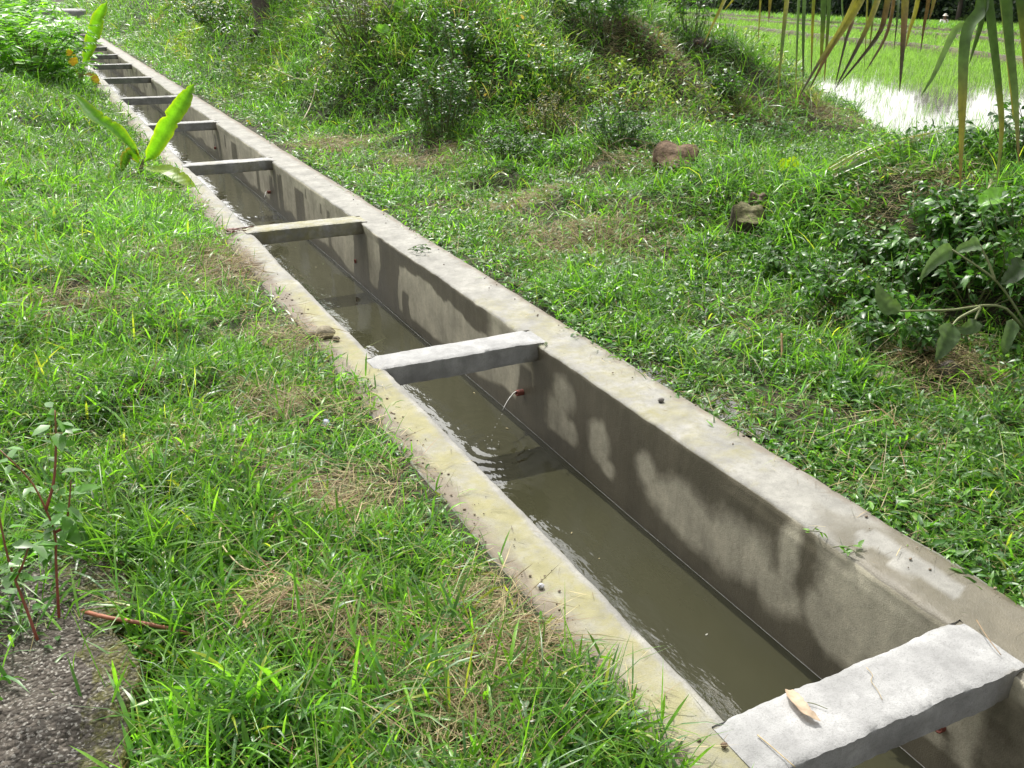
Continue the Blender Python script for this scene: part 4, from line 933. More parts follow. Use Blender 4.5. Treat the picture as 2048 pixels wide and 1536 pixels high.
# ------------------------------------------------------------------ plants that stand out as things
def bush(name, label, cat, base, rad, h, nst, nl, Lf, wf, cols, group=None, stemcol=(.10, .11, .04), up_=.3, droop=.3, mat=None, srad=.004):
    base = np.asarray(base, float); t = thing(name, label, cat, base, group); ms, ml = MB(), MB(); tips = []
    for k in range(nst):
        a = rng.uniform(0, 6.283); r_ = rad*math.sqrt(rng.random()); hh_ = h*rng.uniform(.55, 1.05)*(1-.35*(r_/rad)**2)
        s0 = A(math.cos(a)*r_*.35, math.sin(a)*r_*.35, -.03); s1 = A(math.cos(a)*r_, math.sin(a)*r_, hh_)
        mid = (s0+s1)/2+A(rng.normal(0, .05), rng.normal(0, .05), .08*h)
        c = curve([s0, mid, s1], 8); tube(ms, c, np.linspace(srad, srad*.4, 8), 5, stemcol, False); tips.append(c)
    n = nl; si = rng.integers(0, nst, n); f = rng.uniform(.18, 1, n)**.8*7; i0 = np.minimum(f.astype(int), 6); ff = f-i0
    T_ = np.array(tips); p = T_[si, i0]*(1-ff)[:, None]+T_[si, i0+1]*ff[:, None]
    az = rng.uniform(0, 6.283, n); el = rng.normal(up_, .35, n); d = np.stack([np.cos(az)*np.cos(el), np.sin(az)*np.cos(el), np.sin(el)], 1)
    p = p+d*(.15*Lf*rng.random(n)*3)[:, None]
    L_ = rng.uniform(.5, 1.25, n)*Lf
    leaves(ml, p, d, unit(A(0, 0, 1)+rng.normal(0, .4, (n, 3))), L_, L_*wf*rng.uniform(.75, 1.2, n), pick(cols, [1/len(cols)]*len(cols), n)*rng.uniform(.7, 1.3, n)[:, None], droop*rng.uniform(.4, 1.6, n), .25)
    ms.build('stem', M_stem, t); ml.build('foliage', mat or M_weed, t); return t
DKG = [A(.036, .098, .020), A(.052, .130, .024), A(.030, .080, .018)]
MDG = [A(.055, .145, .022), A(.075, .18, .025), A(.04, .11, .02)]
GB = 'weedy bushes on the mound'
bush('weed_bush', 'large dark leafy bush on the steep face of the mound, tallest one there', 'bush', at_g(880, 275), .42, .95, 60, 1500, .055, .45, DKG, GB)
bush('weed_bush', 'dark bush beside it on the mound top, left of the pale tall grass', 'bush', at_g(930, 130), .5, .6, 40, 900, .06, .45, DKG, GB)
bush('weed_bush', 'dark green bush low on the mound just above the dead branch', 'bush', at_g(1235, 292), .34, .48, 40, 900, .05, .42, DKG, GB)
bush('weed_bush', 'yellowish feathery weed clump in the middle of the mound face', 'bush', at_g(1095, 285), .38, .55, 60, 1300, .04, .14, [A(.15, .15, .03), A(.20, .16, .05), A(.10, .14, .03)], GB)
bush('weed_bush', 'twiggy leafy bush on the mound crest against the green rice', 'bush', at_g(1445, 200), .36, .42, 30, 420, .06, .5, MDG+DKG[:1], GB, (.05, .045, .03))
bush('weed_bush', 'thin tall sapling with sparse small leaves behind the mound crest', 'bush', at_g(1385, 72), .45, 1.2, 26, 420, .09, .4, MDG, GB, (.07, .075, .04))
bush('weed_bush', 'dark bush below the mound, right above the flat cut grass', 'bush', at_g(1010, 330), .4, .38, 40, 900, .05, .4, DKG+MDG[:1], GB)
bush('weed_bush', 'dark bush with yellowed leaves on the far bank beside the canal', 'bush', at_g(432, 62), .8, .8, 40, 1100, .10, .45, DKG+[A(.14, .17, .03)], GB)
bush('weed_bush', 'dark brownish thicket on the far bank right of the tree trunk', 'bush', at_g(725, 85), .8, .9, 90, 900, .10, .16, [A(.07, .05, .03), A(.05, .075, .02), A(.035, .06, .02)], GB)
bush('weed_bush', 'leafy bush on the mound top left of the grey soil heap', 'bush', at_g(1195, 60), .7, .8, 40, 900, .10, .4, DKG, GB)
bush('weed_bush', 'light green bush in the middle of the mound top', 'bush', at_g(1110, 165), .5, .45, 40, 900, .05, .4, MDG, GB)
bush('weed_bush', 'low green bush at the mound foot right of the upper stump', 'bush', at_g(1510, 300), .4, .30, 30, 700, .045, .4, MDG, GB)
bush('weed_bush', 'small bush at the right frame edge in front of the bright paddy water', 'bush', at_g(2046, 330), .40, .36, 30, 380, .07, .5, DKG, GB)

GT = 'broad leafed plants of the thicket on the right'
for i, (px, py, r_, h_, n_, lab) in enumerate([
    (1690, 610, .26, .26, 500, 'low small leafed plant at the left end of the right hand thicket'),
    (1780, 690, .26, .28, 420, 'dark plant at the foot of the thicket left of the drooping leaves'),
    (1850, 600, .30, .36, 420, 'dark plant in the heart of the right hand thicket'),
    (1960, 590, .30, .36, 360, 'dark plant of the thicket near the right frame edge'),
    (1760, 520, .30, .26, 520, 'brighter green plant on top of the right hand thicket'),
    (1880, 470, .34, .28, 520, 'leafy plant behind the thicket under the hanging leaflets'),
    (2030, 500, .34, .36, 420, 'leafy plant at the right frame edge above the thicket'),
    (1610, 560, .26, .2, 460, 'low green creeper clump left of the thicket')]):
    bush('broadleaf_weed', lab, 'plant', at_g(px, py), r_, h_, 34, int(n_*1.9), .04 if i in (0, 7) else .05, .5, DKG[:2]+MDG, GT, up_=.05, droop=.45)
def bigleaf(name, label, base_px, specs, cat='plant', stem=(.16, .18, .08)):
    b0 = at_g(*base_px); t = thing(name, label, cat, b0); D = cz(b0)
    for (pts, tip, w, c, nrm) in specs:
        sp = [at_d(a, b_, D+e)-b0 for a, b_, e in pts]; ms = MB(); tube(ms, curve(sp, 12), np.linspace(.007, .004, 12), 6, stem); st = ms.build('stem', M_stem, t)
        e0 = sp[-1]; tp = [at_d(a, b_, D+e)-b0 for a, b_, e in tip]
        ml = MB(); rib = curve([e0]+tp, 14); leaf_sheet(ml, rib, w, nrm, np.asarray(c)*(.85+.3*rng.random((14, 1))), ([0, .12, .3, .6, .85, 1], [.25, .8, 1, .75, .38, .02]), .35, None, 4, .30, .2)
        ml.build('leaf', M_weed, t)
GRY, YG = A(.075, .125, .048), A(.13, .30, .03)
bigleaf('eggplant_weed', 'pale branching stalk with large limp grey green leaves in the shaded thicket on the right', (2040, 700), [
    ([(2075, 700, .0), (2040, 630, 0), (1990, 560, -.05), (1905, 500, -.1)], [(1890, 505, -.1), (1860, 530, -.12), (1840, 560, -.14)], .08, GRY, -fw),
    ([(2050, 660, 0), (2000, 612, -.1), (1900, 620, -.2), (1800, 622, -.25)], [(1775, 610, -.25), (1760, 590, -.25), (1755, 560, -.25)], .085, GRY*.8, -fw),
    ([(1960, 615, -.2), (1920, 635, -.22), (1905, 650, -.25)], [(1895, 670, -.26), (1885, 695, -.27), (1870, 725, -.28)], .105, GRY*.9, -fw),
    ([(2045, 690, 0), (2030, 650, -.1), (2025, 640, -.15)], [(2020, 660, -.16), (2010, 690, -.17), (2008, 712, -.17)], .07, GRY, -fw),
    ([(2060, 640, 0), (2050, 560, 0), (2045, 520, 0)], [(2040, 535, -.05), (2020, 555, -.06), (2000, 570, -.08)], .10, GRY*.6, -fw+A(0, 0, .4)),
    ([(1990, 560, -.05), (1975, 520, -.05), (1960, 490, -.05)], [(1950, 490, -.06), (1925, 498, -.06), (1908, 505, -.06)], .07, GRY*1.2, -fw+A(0, 0, .5)),
    ([(1960, 615, -.2), (1950, 640, -.22)], [(1945, 650, -.23), (1925, 660, -.23), (1912, 655, -.23)], .07, GRY*.8, -fw)])
bigleaf('squash_plant', 'bright green lobed leaves glowing in the sun on the right', (2030, 520), [
    ([(2030, 530, 0), (2025, 460, 0), (2005, 400, 0)], [(2000, 398, 0), (1975, 402, 0), (1955, 412, 0)], .15, YG, A(0, 0, 1)-fw*.5),
    ([(2030, 530, 0), (2010, 500, -.05)], [(2015, 495, -.06), (2035, 480, -.06), (2060, 470, -.06)], .16, YG*.85, A(0, 0, 1)-fw),
    ([(2030, 540, 0), (2005, 520, -.1)], [(2000, 515, -.1), (2020, 530, -.1), (2030, 560, -.12)], .11, YG, -fw)])
bigleaf('squash_plant', 'single bright heart shaped leaf on the grass left of the thicket', (1712, 440), [([(1712, 440, 0), (1714, 425, 0)], [(1712, 415, 0), (1702, 408, 0), (1690, 402, 0)], .13, YG*.9, A(0, 0, 1)-fw*.7)])
bigleaf('taro_plant', 'taro plant with two broad leaves on the far bank at the top', (838, 40), [([(838, 45, 0), (842, 24, 0), (852, 16, 0)], [(848, 12, 0), (835, 8, .1), (824, 12, .1)], .36, A(.07, .14, .07), A(0, 0, 1)-fw*.5),
    ([(825, 48, 0), (820, 35, 0)], [(816, 32, 0), (805, 22, 0), (800, 40, .0)], .38, YG*.8, -fw), ([(762, 70, -.5), (763, 66, -.5)], [(765, 60, -.5), (770, 54, -.5), (771, 47, -.5)], .17, YG, -fw)])

# banana plants on the left canal edge
def banana(label, base_px, stem_top, lv):
    b0 = at_g(*base_px); t = thing('banana_plant', label, 'banana plant', b0, 'young banana plants'); D = cz(b0)
    ms = MB(); s = curve([b0*0+A(0, 0, -.05), at_d(*stem_top, D)-b0], 6); tube(ms, s, np.linspace(.028, .018, 6)*D/8.2, 8, (.14, .15, .06)); ms.build('stem', M_stem, t)
    for pts, w, c, ed, nrm, fold in lv:
        ml = MB(); rib = curve([at_d(a, b_, D+e)-b0 for a, b_, e in pts], 44)
        leaf_sheet(ml, rib, w, nrm, np.asarray(c)*(.85+.3*rng.random((44, 1))), ([0, .1, .22, .45, .75, .92, 1], [.10, .18, .65, 1, .88, .48, .02]), fold, ed, 4, .12, .55)
        ml.build('leaf', M_banana, t)
BG, BY, BB = A(.060, .17, .012), A(.21, .33, .018), A(.20, .14, .03)
banana('nearer young banana plant on the left canal edge, one leaf upright and one bent left', (275, 352), (285, 318), [
    ([(288, 325, 0), (305, 305, 0), (335, 250, -.05), (365, 205, -.05), (388, 168, .0)], .15, BG, BY*.75, -fw+rt*.55, .55),
    ([(286, 325, 0), (262, 295, -.1), (230, 262, -.2), (190, 235, -.25), (146, 186, -.2)], .15, BG*1.1, BY*.8, -fw*.5+A(0, 0, 1), .4),
    ([(286, 330, 0), (305, 338, -.1), (335, 340, -.2), (365, 358, -.25), (392, 377, -.25)], .135, BY*.95, BY, A(0, 0, 1)-fw*.6, .1),
    ([(280, 330, 0), (268, 310, -.05), (255, 312, -.08), (244, 345, -.08)], .10, BG*.6, BB*.8, -fw, .3)])
banana('farther young banana plant on the left canal edge with one tall upright leaf', (158, 168), (163, 140), [
    ([(163, 145, 0), (175, 110, 0), (188, 70, 0), (198, 35, 0), (214, 4, 0)], .22, BG*1.1, BY*.7, -fw+rt*.4, .5), ([(160, 155, 0), (150, 130, 0), (142, 108, 0), (145, 92, .0)], .17, BB, BY*.8, -fw, .2),
    ([(165, 150, 0), (185, 150, 0), (197, 175, 0), (205, 200, 0)], .13, BB*.9, BY*.7, -fw+A(0, 0, .5), .15)])
banana('small bright green banana sucker with upright leaves in the cut grass', (1582, 362), (1580, 350), [
    ([(1580, 355, 0), (1572, 340, 0), (1568, 328, 0), (1566, 316, 0)], .09, BY, BY, -fw-rt*.2, .25), ([(1582, 355, 0), (1582, 338, 0), (1585, 325, 0), (1588, 312, 0)], .10, BY*.9, BY, -fw+rt*.3, .25), ([(1584, 355, 0), (1592, 345, 0), (1594, 335, 0)], .07, BY*.8, BY, -fw, .2)])

# feathery shrubs on the far left bank
def feathery(label, px, h, n):
    b0 = at_g(*px); t = thing('feathery_shrub', label, 'shrub', b0, 'feathery shrubs on the far left bank'); ms, ml = MB(), MB()
    for k in range(n):
        a = rng.uniform(0, 6.283); o_ = A(math.cos(a), math.sin(a), 0); zz = rng.uniform(.02, 1)**1.3*h; s = A(0, 0, zz*.7)+o_*rng.uniform(0, .6)*h
        e = s+o_*rng.uniform(.3, .6)*h+A(0, 0, rng.uniform(-.02, .3)*h); m_ = (s+e)/2+A(0, 0, .10*h); c = curve([s, m_, e], 14)
        tube(ms, curve([A(0, 0, -.03), s*.6, s], 5), .006, 4, (.10, .12, .04), False); tube(ms, c, .003, 4, (.10, .14, .04), False)
        tg = unit(np.gradient(c, axis=0)); sd = unit(np.cross(tg, A(0, 0, 1)))
        for sg in (-1, 1):
            dd = unit(sd*sg+tg*.55+rng.normal(0, .1, (14, 3))); Lq = h*.17*np.sin(np.linspace(.5, 2.9, 14))
            leaves(ml, c, dd, unit(A(0, 0, 1)+rng.normal(0, .45, (14, 3))), Lq, Lq*.22, pick([A(.12, .29, .025), A(.16, .35, .03), A(.08, .20, .022)], [.4, .35, .25], 14), .25, .1)
    ms.build('stem', M_stem, t); ml.build('foliage', M_grass, t)
feathery('feathery bright green shrub at the left frame edge in the top left corner', (8, 130), 1.15, 120)
feathery('feathery green shrub left of the farther banana plant, lowest of the group', (70, 165), 1.0, 120)
feathery('feathery green shrub leaning over the far canal just left of the tall banana leaf', (112, 128), .9, 110)
feathery('feathery green shrub between the frame corner and the far concrete slab', (48, 82), 1.2, 110)
feathery('feathery green shrub higher up, left of the far concrete slab', (10, 62), 1.3, 110)

# tree on the far bank: trunk enters the frame from above
b0 = at_g(535, 58); t = thing('bank_tree', 'slanting dark tree trunk on the far bank at the top of the picture', 'tree', b0); D = cz(b0)
mb = MB(); tr = curve([A(0, 0, -.1), at_d(530, 30, D)-b0, at_d(518, -15, D)-b0, at_d(500, -110, D+.2)-b0, at_d(505, -230, D+.3)-b0], 20)
tube(mb, tr, np.linspace(.20, .10, 20)*(1+.6*np.exp(-np.arange(20)*.8)), 10, (.075, .065, .052))
for a in range(7):
    q0 = tr[12+a]; o_ = A(math.cos(a*2.4), math.sin(a*2.4), .5); tube(mb, curve([q0, q0+o_*.8, q0+o_*1.7+A(0, 0, .2)], 7), np.linspace(.06, .02, 7), 6, (.075, .065, .052))
mb.build('trunk', M_bark, t); ml = MB(); leafy(ml, 2600, tr[-1]+A(.1, -.2, .2), (2.1, 1.9, 1.3), .15, MDG+DKG, .5, 2.2, .15); ml.build('crown', M_weed, t)

# red stemmed weeds on and beside the block
RED = (.20, .045, .03)
def red_weed(label, stems, lf):
    b0 = None; t = None; ms, ml = MB(), MB()
    for pts in stems:
        P = [at_d(a, b_, D_) for a, b_, D_ in pts]
        if b0 is None: b0 = P[0]; t = thing('red_stem_weed', label, 'plant', b0, 'red stemmed weeds by the block')
        c = curve(P, 14)-b0; tube(ms, c, np.linspace(.0034, .0016, 14), 6, np.array(RED)*np.linspace(1, .6, 14)[:, None]+A(.03, .05, .01)*np.linspace(0, 1, 14)[:, None])
        for k in range(lf):
            f = rng.integers(4, 14); az = rng.uniform(0, 6.28); d = A(math.cos(az), math.sin(az), rng.uniform(-.2, .3)); L_ = rng.uniform(.025, .055)
            leaves(ml, c[f][None]+unit(d)*.012, d[None], unit(A(0, 0, 1)+rng.normal(0, .3, (1, 3))), A(L_), A(L_*rng.uniform(.45, .6)), (A(.085, .22, .03)*rng.uniform(.7, 1.2))[None], .25, .15)
    ms.build('stem', M_stem, t); ml.build('foliage', M_weed, t)
red_weed('red stemmed weed with pale green leaves on the gravelly block, leaning to the left edge', [[(75, 1280, 1.83), (50, 1210, 1.82), (20, 1130, 1.80), (0, 1040, 1.78), (-12, 960, 1.77)], [(30, 1160, 1.81), (45, 1130, 1.8), (60, 1085, 1.8)]], 15)
red_weed('upright red stemmed weed with a forked top behind the gravelly block', [[(118, 1235, 1.95), (112, 1130, 1.93), (110, 1070, 1.92), (92, 1020, 1.9), (60, 960, 1.9), (0, 900, 1.88)], [(110, 1065, 1.92), (130, 1050, 1.92), (138, 1010, 1.91), (142, 960, 1.91)], [(92, 1020, 1.9), (108, 960, 1.9), (112, 880, 1.9), (110, 820, 1.9)]], 20)

# ------------------------------------------------------------------ fallen stems, branches, debris
def stick(name, label, cat, pts, r0, r1, col, n=18, group=None, mat=None, branches=()):
    P = curve(pts, n); b0 = P[0]; mb = MB(); tube(mb, P-b0, np.linspace(r0, r1, n), 6, col)
    for bp in branches: tube(mb, curve(bp, 10)-b0, np.linspace(r1*1.2, r1*.5, 10), 5, col)
    return _st(mb, name, label, cat, b0, group, mat)
def _st(mb, name, label, cat, b0, group, mat):
    o = mb.build(name, mat or M_stem); o.location = tuple(b0); return tag(o, label, cat, group)
def gp(px, py, lift=.02): p = at_g(px, py); p[2] = float(surf_h(p[0:1], p[1:2])[0])+lift; return p
stick('twig', 'long reddish brown stem arching over the moss of the near block', 'twig', [at_z(165, 1222, .17), at_z(215, 1235, .19), at_z(330, 1255, .17), at_z(410, 1282, .12), at_z(470, 1325, .07), at_z(530, 1420, .05), at_z(575, 1475, .03)], .0055, .0035, (.27, .10, .06))
stick('twig', 'pinkish brown broken twig in the left grass, forked at its end', 'twig', [gp(68, 735), gp(88, 690, .05), gp(105, 655, .08)], .009, .004, (.36, .17, .12), branches=[[gp(75, 720, .03), gp(64, 690, .05), gp(80, 655, .06)]])
stick('twig', 'straw coloured stalk bent in the grass beside the block', 'twig', [gp(450, 1110, .09), gp(452, 1155, .1), gp(500, 1185, .07), gp(560, 1160, .06)], .003, .002, (.40, .33, .18))
stick('twig', 'tan dry stalk lying in the near grass below the reddish stem', 'twig', [gp(470, 1240, .05), gp(500, 1300, .06), gp(540, 1380, .04), gp(568, 1425, .03)], .004, .003, (.34, .22, .12))
stick('dead_branch', 'reddish dead branch forking along the top of the mound towards the paddy', 'branch', [gp(1428, 203, .05), gp(1500, 206, .07), gp(1580, 214, .06), gp(1640, 222, .05), gp(1700, 226, .05)], .016, .006, (.24, .12, .08), branches=[[gp(1500, 206, .07), gp(1560, 218, .07), gp(1620, 230, .07)], [gp(1560, 212, .07), gp(1620, 205, .10), gp(1660, 200, .12)]])
stick('dead_branch', 'grey dead branch slanting down the mound foot from a red tip', 'branch', [gp(1125, 248, .12), gp(1160, 283, .10), gp(1205, 320, .08), gp(1262, 362, .05)], .010, .005, (.30, .22, .15), branches=[[gp(1160, 283, .10), gp(1145, 292, .12), gp(1132, 300, .12)], [gp(1205, 318, .08), gp(1250, 305, .12), gp(1300, 312, .1)]])
stick('dead_branch', 'pale thin stick leaning in the grass above the canal', 'branch', [gp(607, 250, .05), gp(625, 232, .15), gp(640, 208, .3)], .010, .006, (.42, .36, .25))
stick('dead_branch', 'yellowish bent vine stem on the far slope', 'branch', [gp(550, 183, .3), gp(590, 188, .2), gp(620, 190, .2), gp(660, 178, .35)], .010, .006, (.25, .24, .09))
stick('dead_branch', 'pale upright stalk in the plants above the thicket on the right', 'branch', [gp(1965, 470, .0), gp(1970, 420, .05), gp(1978, 380, .05)], .011, .008, (.36, .34, .22))
stick('dead_branch', 'small brown cut stalk in the grass by the puddle', 'branch', [gp(1566, 750, .0), gp(1560, 735, .07), gp(1556, 720, .13)], .007, .005, (.19, .12, .05))
# fallen palm frond piece
b0 = gp(1658, 378, .05); e_ = b0+rt*.66-A(fw[0], fw[1], 0)*.02; e_[2] = gh(e_[0], e_[1])+.10; ax_ = unit(e_-b0); sd_ = unit(np.cross(A(0, 0, 1), ax_)); LN = float(np.linalg.norm(e_-b0)); mb = MB()
for k in range(11):
    f = k/10-.5; s0 = sd_*f*.26+A(0, 0, .05+.02*math.cos(k)); e0 = ax_*LN*(1-.35*abs(f))+sd_*f*.07+A(0, 0, .02); md_ = (s0*.6+e0*.4)+sd_*f*.10+A(0, 0, .05-.05*abs(f))
    leaf_sheet(mb, curve([s0, md_, e0], 12), .030, A(0, 0, 1)+sd_*f*2.0, [PGL*1.2, A(.17, .18, .075), A(.24, .22, .10)][k % 3]*np.ones((12, 1)), ([0, .2, .7, 1], [.7, 1, .7, .05]), .6, None, 1, 0)
o = mb.build('fallen_frond', M_palm); o.location = tuple(b0); tag(o, 'piece of fallen palm frond lying on the grass above the thicket', 'palm frond')

def stone(name, label, cat, px, r, col, seed, rough=.3, flat=0., lift=.3, mat=None, group=None, rot=None):
    p = at_g(*px); p[2] = float(surf_h(p[0:1], p[1:2])[0]); mb = MB(); blob(mb, (0, 0, lift*r[2]), r, col, seed, rough, 26, 16, flat, 2.2, rot)
    o = mb.build(name, mat or M_stone, smooth=True); o.location = tuple(p); return tag(o, label, cat, group)
def stump(label, px, r, h, col, top, tilt, seed):
    p = at_g(*px); p[2] = gh(p[0], p[1]); t = thing('tree_stump', label, 'stump', p, 'cut stumps in the grass'); mb, m2 = MB(), MB(); th = np.arange(28)*2*math.pi/28; rows = []
    R3 = np.array(Matrix.Rotation(tilt, 3, Vector(tuple(rt)))); lob = 1+.50*(fbm(np.cos(th)*1.6+seed, np.sin(th)*1.6, seed)-.5)*2
    for f, s in ((-.3, 1.25), (0, 1.1), (.2, .97), (.55, .95), (.9, 1.0), (1.0, .96)):
        zz = f*h; w_ = s*(1+.08*(fbm(np.cos(th)*3+f*3, np.sin(th)*3, seed+2)-.5))
        rows.append(np.stack([r*lob*w_*np.cos(th), r*lob*w_*np.sin(th), np.full(28, zz)+.02*np.cos(th*3)], 1) @ R3.T)
    V = np.concatenate(rows); mb.add(V, [(i*28+k, i*28+(k+1) % 28, (i+1)*28+(k+1) % 28, (i+1)*28+k) for i in range(5) for k in range(28)], None, col)
    mb.build('bark', M_bark, t, True); tp = rows[-1]; cen = tp.mean(0)+R3 @ A(0, 0, .012); V2, C2 = [], []
    for f in (1, .8, .6, .4, .2):
        V2.append(cen+(tp-cen)*f+(R3 @ A(0, 0, .004))); C2.append(np.tile(np.asarray(top)*(.75+.45*(int(f*10) % 4 < 2)), (28, 1)))
    V2.append(cen[None]); C2.append(np.asarray(top)[None]*.6)
    m2.add(np.concatenate(V2), [(i*28+k, i*28+(k+1) % 28, (i+1)*28+(k+1) % 28, (i+1)*28+k) for i in range(4) for k in range(28)], [(112+k, 112+(k+1) % 28, 140) for k in range(28)], np.concatenate(C2)); m2.build('cut_face', M_bark, t)
stump('brown cut stump tilted towards the viewer at the foot of the mound', (1340, 355), .165, .24, (.10, .065, .04), (.15, .105, .07), .6, 3)
stump('mossy dark stump with a shaded hollow below, right of the flat grass', (1486, 480), .10, .23, (.05, .042, .028), (.12, .115, .06), .55, 8)
stump('small dark stump half hidden under straw behind the mossy one', (1512, 420), .06, .09, (.07, .055, .04), (.11, .085, .06), .5, 12)
stone('dark_log', 'short dark log lying on the mound crest before the rice field', 'log', (1405, 92), (.20, .12, .09), (.07, .052, .042), 5, .4, 0., .1)
GS = 'stones in the grass and on the walls'
for px, r, c, sd, lab in [((1768, 770), .055, (.20, .18, .13), 2, 'tan stone half in the grass below the thicket'), ((1892, 750), .06, (.075, .065, .055), 4, 'dark clod of earth under the thicket at the right'),
    ((1452, 852), .022, (.06, .055, .05), 6, 'dark pebble at the right wall edge beyond the puddle'), ((1541, 848), .024, (.14, .11, .09), 7, 'brown pebble in the grass right of the puddle'),
    ((1082, 1174), .010, (.42, .42, .44), 8, 'small pale pebble on the left wall top'), ((651, 672), .045, (.20, .175, .12), 11, 'tan stone among soil lumps on the left wall'), ((622, 676), .03, (.13, .11, .08), 13, 'brown lump left of the tan stone on the left wall'),
    ((672, 680), .018, (.12, .10, .07), 14, 'little soil lump right of the tan stone on the left wall'), ((1322, 802), .013, (.13, .12, .11), 15, 'small grey pebble on the right wall top by the puddle'), ((700, 772), .022, (.11, .085, .06), 16, 'soil lump on the left wall beside the second beam'),
    ((718, 800), .014, (.10, .08, .06), 17, 'dark crumb of soil on the left wall below the second beam'), ((1448, 1492), .008, (.16, .11, .07), 18, 'tiny brown pebble on the left wall beside the nearest beam')]:
    onw = px in ((1082, 1174), (651, 672), (622, 676), (672, 680), (700, 772), (718, 800), (1322, 802), (1448, 1492))
    p = at_z(*px, .005) if onw else at_g(*px); mb = MB(); blob(mb, (0, 0, r*.35), (r, r*.85, r*.7), c, sd, .35, 16, 10)
    o = mb.build('pebble' if r < .03 else 'stone', M_stone, smooth=True); o.location = tuple(p); tag(o, lab, 'stone', GS)
# soil crumbs scattered over the wall tops: one spill of loose earth
ms = MB()
for k in range(900):
    if rng.random() < .75: x_, y_ = -rng.beta(1.2, 2.2)*.16+(-.03 if 0 else 0), rng.uniform(1.0, 7); x_ = -.20+abs(x_)*.9
    else: x_, y_ = W+.26-rng.beta(1, 3)*.2, rng.uniform(1.0, 8)
    r_ = .0009+.0045*rng.random()**4; blob(ms, (x_, y_, .004), (r_*1.3, r_, r_*.7), A(.15, .118, .085)*rng.uniform(.6, 1.5), k, .4, 6, 5)
tag(ms.build('soil_crumbs', M_stone), 'loose crumbs of soil scattered over the canal wall tops', 'soil', kind='stuff')
mc = MB(); n = 420
x_ = np.where(rng.random(n) < .5, rng.uniform(-.19, -.02, n), rng.uniform(W+.03, W+.25, n)); y_ = rng.uniform(1.0, 14, n)**1.0
t0 = np.full(n, 1.54); L_ = rng.uniform(.015, .075, n)
blades(mc, np.stack([x_, y_, np.full(n, .010)], 1), rng.uniform(0, 6.28, n), L_, rng.uniform(.0012, .0028, n), t0, t0+.03, pick([STR1, STR2*.6, A(.05, .06, .03), A(.10, .08, .05)], [.2, .3, .25, .25], n), 2, rng.normal(0, .2, n))
tag(mc.build('grass_clippings', M_straw), 'dry grass clippings and twigs lying on the canal wall tops', 'clippings', kind='stuff')

mf_ = MB(); n = 46; x_ = rng.uniform(.06, W-.05, n); y_ = rng.uniform(1.2, 9, n); d_ = rng.normal(0, 1, (n, 3))*A(1, 1, .05)
leaves(mf_, np.stack([x_, y_, np.full(n, WZ+.004)], 1), d_, np.tile(A(0, 0, 1), (n, 1)), rng.uniform(.006, .022, n), rng.uniform(.003, .008, n), pick([STR1*.8, A(.08, .06, .03), A(.10, .16, .04), A(.4, .4, .36)], [.3, .3, .2, .2], n), .02, .05)
tag(mf_.build('floating_litter', M_straw), 'specks of leaf and dry grass floating on the canal water', 'litter', kind='stuff')
# things lying on the nearest beam
def onb(px, py): return at_z(px, py, .019)
b0 = onb(1575, 1380); mb = MB(); leaf_sheet(mb, curve([onb(1577, 1380)-b0, onb(1592, 1408)-b0+A(0, 0, .010), onb(1612, 1432)-b0+A(0, 0, .012), onb(1640, 1446)-b0+A(0, 0, .006)], 14), .036, A(.1, 0, 1), A(.40, .31, .22)*np.ones((14, 1)), ([0, .1, .3, .6, .85, 1], [.55, .85, 1, .8, .6, .05]), .25, A(.33, .24, .17), 3, .3)
o = mb.build('dry_leaf', M_straw); o.location = tuple(b0); tag(o, 'dry curled tan leaf lying on the nearest beam', 'leaf')
GK = 'bits of dry grass on the nearest beam'
for pts, r_, c, lab in [([(1515, 1470), (1545, 1495), (1590, 1534)], .0016, (.36, .28, .15), 'long dry stalk on the near left corner of the nearest beam'), ([(1733, 1335), (1745, 1350), (1742, 1362), (1755, 1380), (1765, 1400)], .0011, (.30, .24, .14), 'thin wavy stalk in the middle of the nearest beam'),
    ([(1615, 1405), (1630, 1408), (1655, 1418)], .0012, (.12, .13, .06), 'dark stalk beside the dry leaf on the nearest beam'), ([(1953, 1240), (1975, 1275), (2002, 1310)], .0018, (.20, .14, .08), 'brown twig across the right end of the nearest beam')]:
    P = [onb(*q) for q in pts]; stick('dry_stalk', lab, 'stalk', P, r_, r_*.7, c, 12, GK)
# leafy sprig on the right wall edge, bottle cap, plastic scraps, fallen yellow leaves
def sprig(label, px, D, n, sz, col, z=.0):
    b0 = at_z(*px, z+.01); t = thing('leafy_sprig', label, 'plant', b0, 'leafy sprigs on the right wall edge'); ms, ml = MB(), MB()
    for s in range(3):
        a = rng.uniform(0, 6.28); c = curve([A(0, 0, 0), A(math.cos(a), math.sin(a), .25)*D*.5, A(math.cos(a), math.sin(a), .1)*D], 8); tube(ms, c, .0016, 5, (.10, .11, .05), False)
        m = n//3; k = rng.integers(2, 8, m); az = rng.uniform(0, 6.28, m); d = np.stack([np.cos(az), np.sin(az), rng.normal(0, .3, m)], 1); L_ = rng.uniform(.6, 1.2, m)*sz
        leaves(ml, c[k], d, unit(A(0, 0, 1)+rng.normal(0, .35, (m, 3))), L_, L_*.42, np.tile(np.asarray(col), (m, 1))*rng.uniform(.7, 1.2, m)[:, None], .3, .2)
    ms.build('stem', M_stem, t); ml.build('foliage', M_weed, t)
sprig('dark leafy sprig hanging over the right wall edge beyond the second beam', (815, 500), .13, 30, .035, A(.05, .10, .035))
sprig('small fresh green sprig on the right wall edge near the nearest beam', (1690, 1095), .04, 9, .03, A(.10, .22, .03))
sprig('tiny green sprig on the right wall edge left of the wet patch', (1625, 1062), .03, 6, .022, A(.12, .26, .03))
sprig('mossy seedling tuft where the second beam meets the right wall', (1088, 690), .03, 18, .014, A(.08, .13, .03))
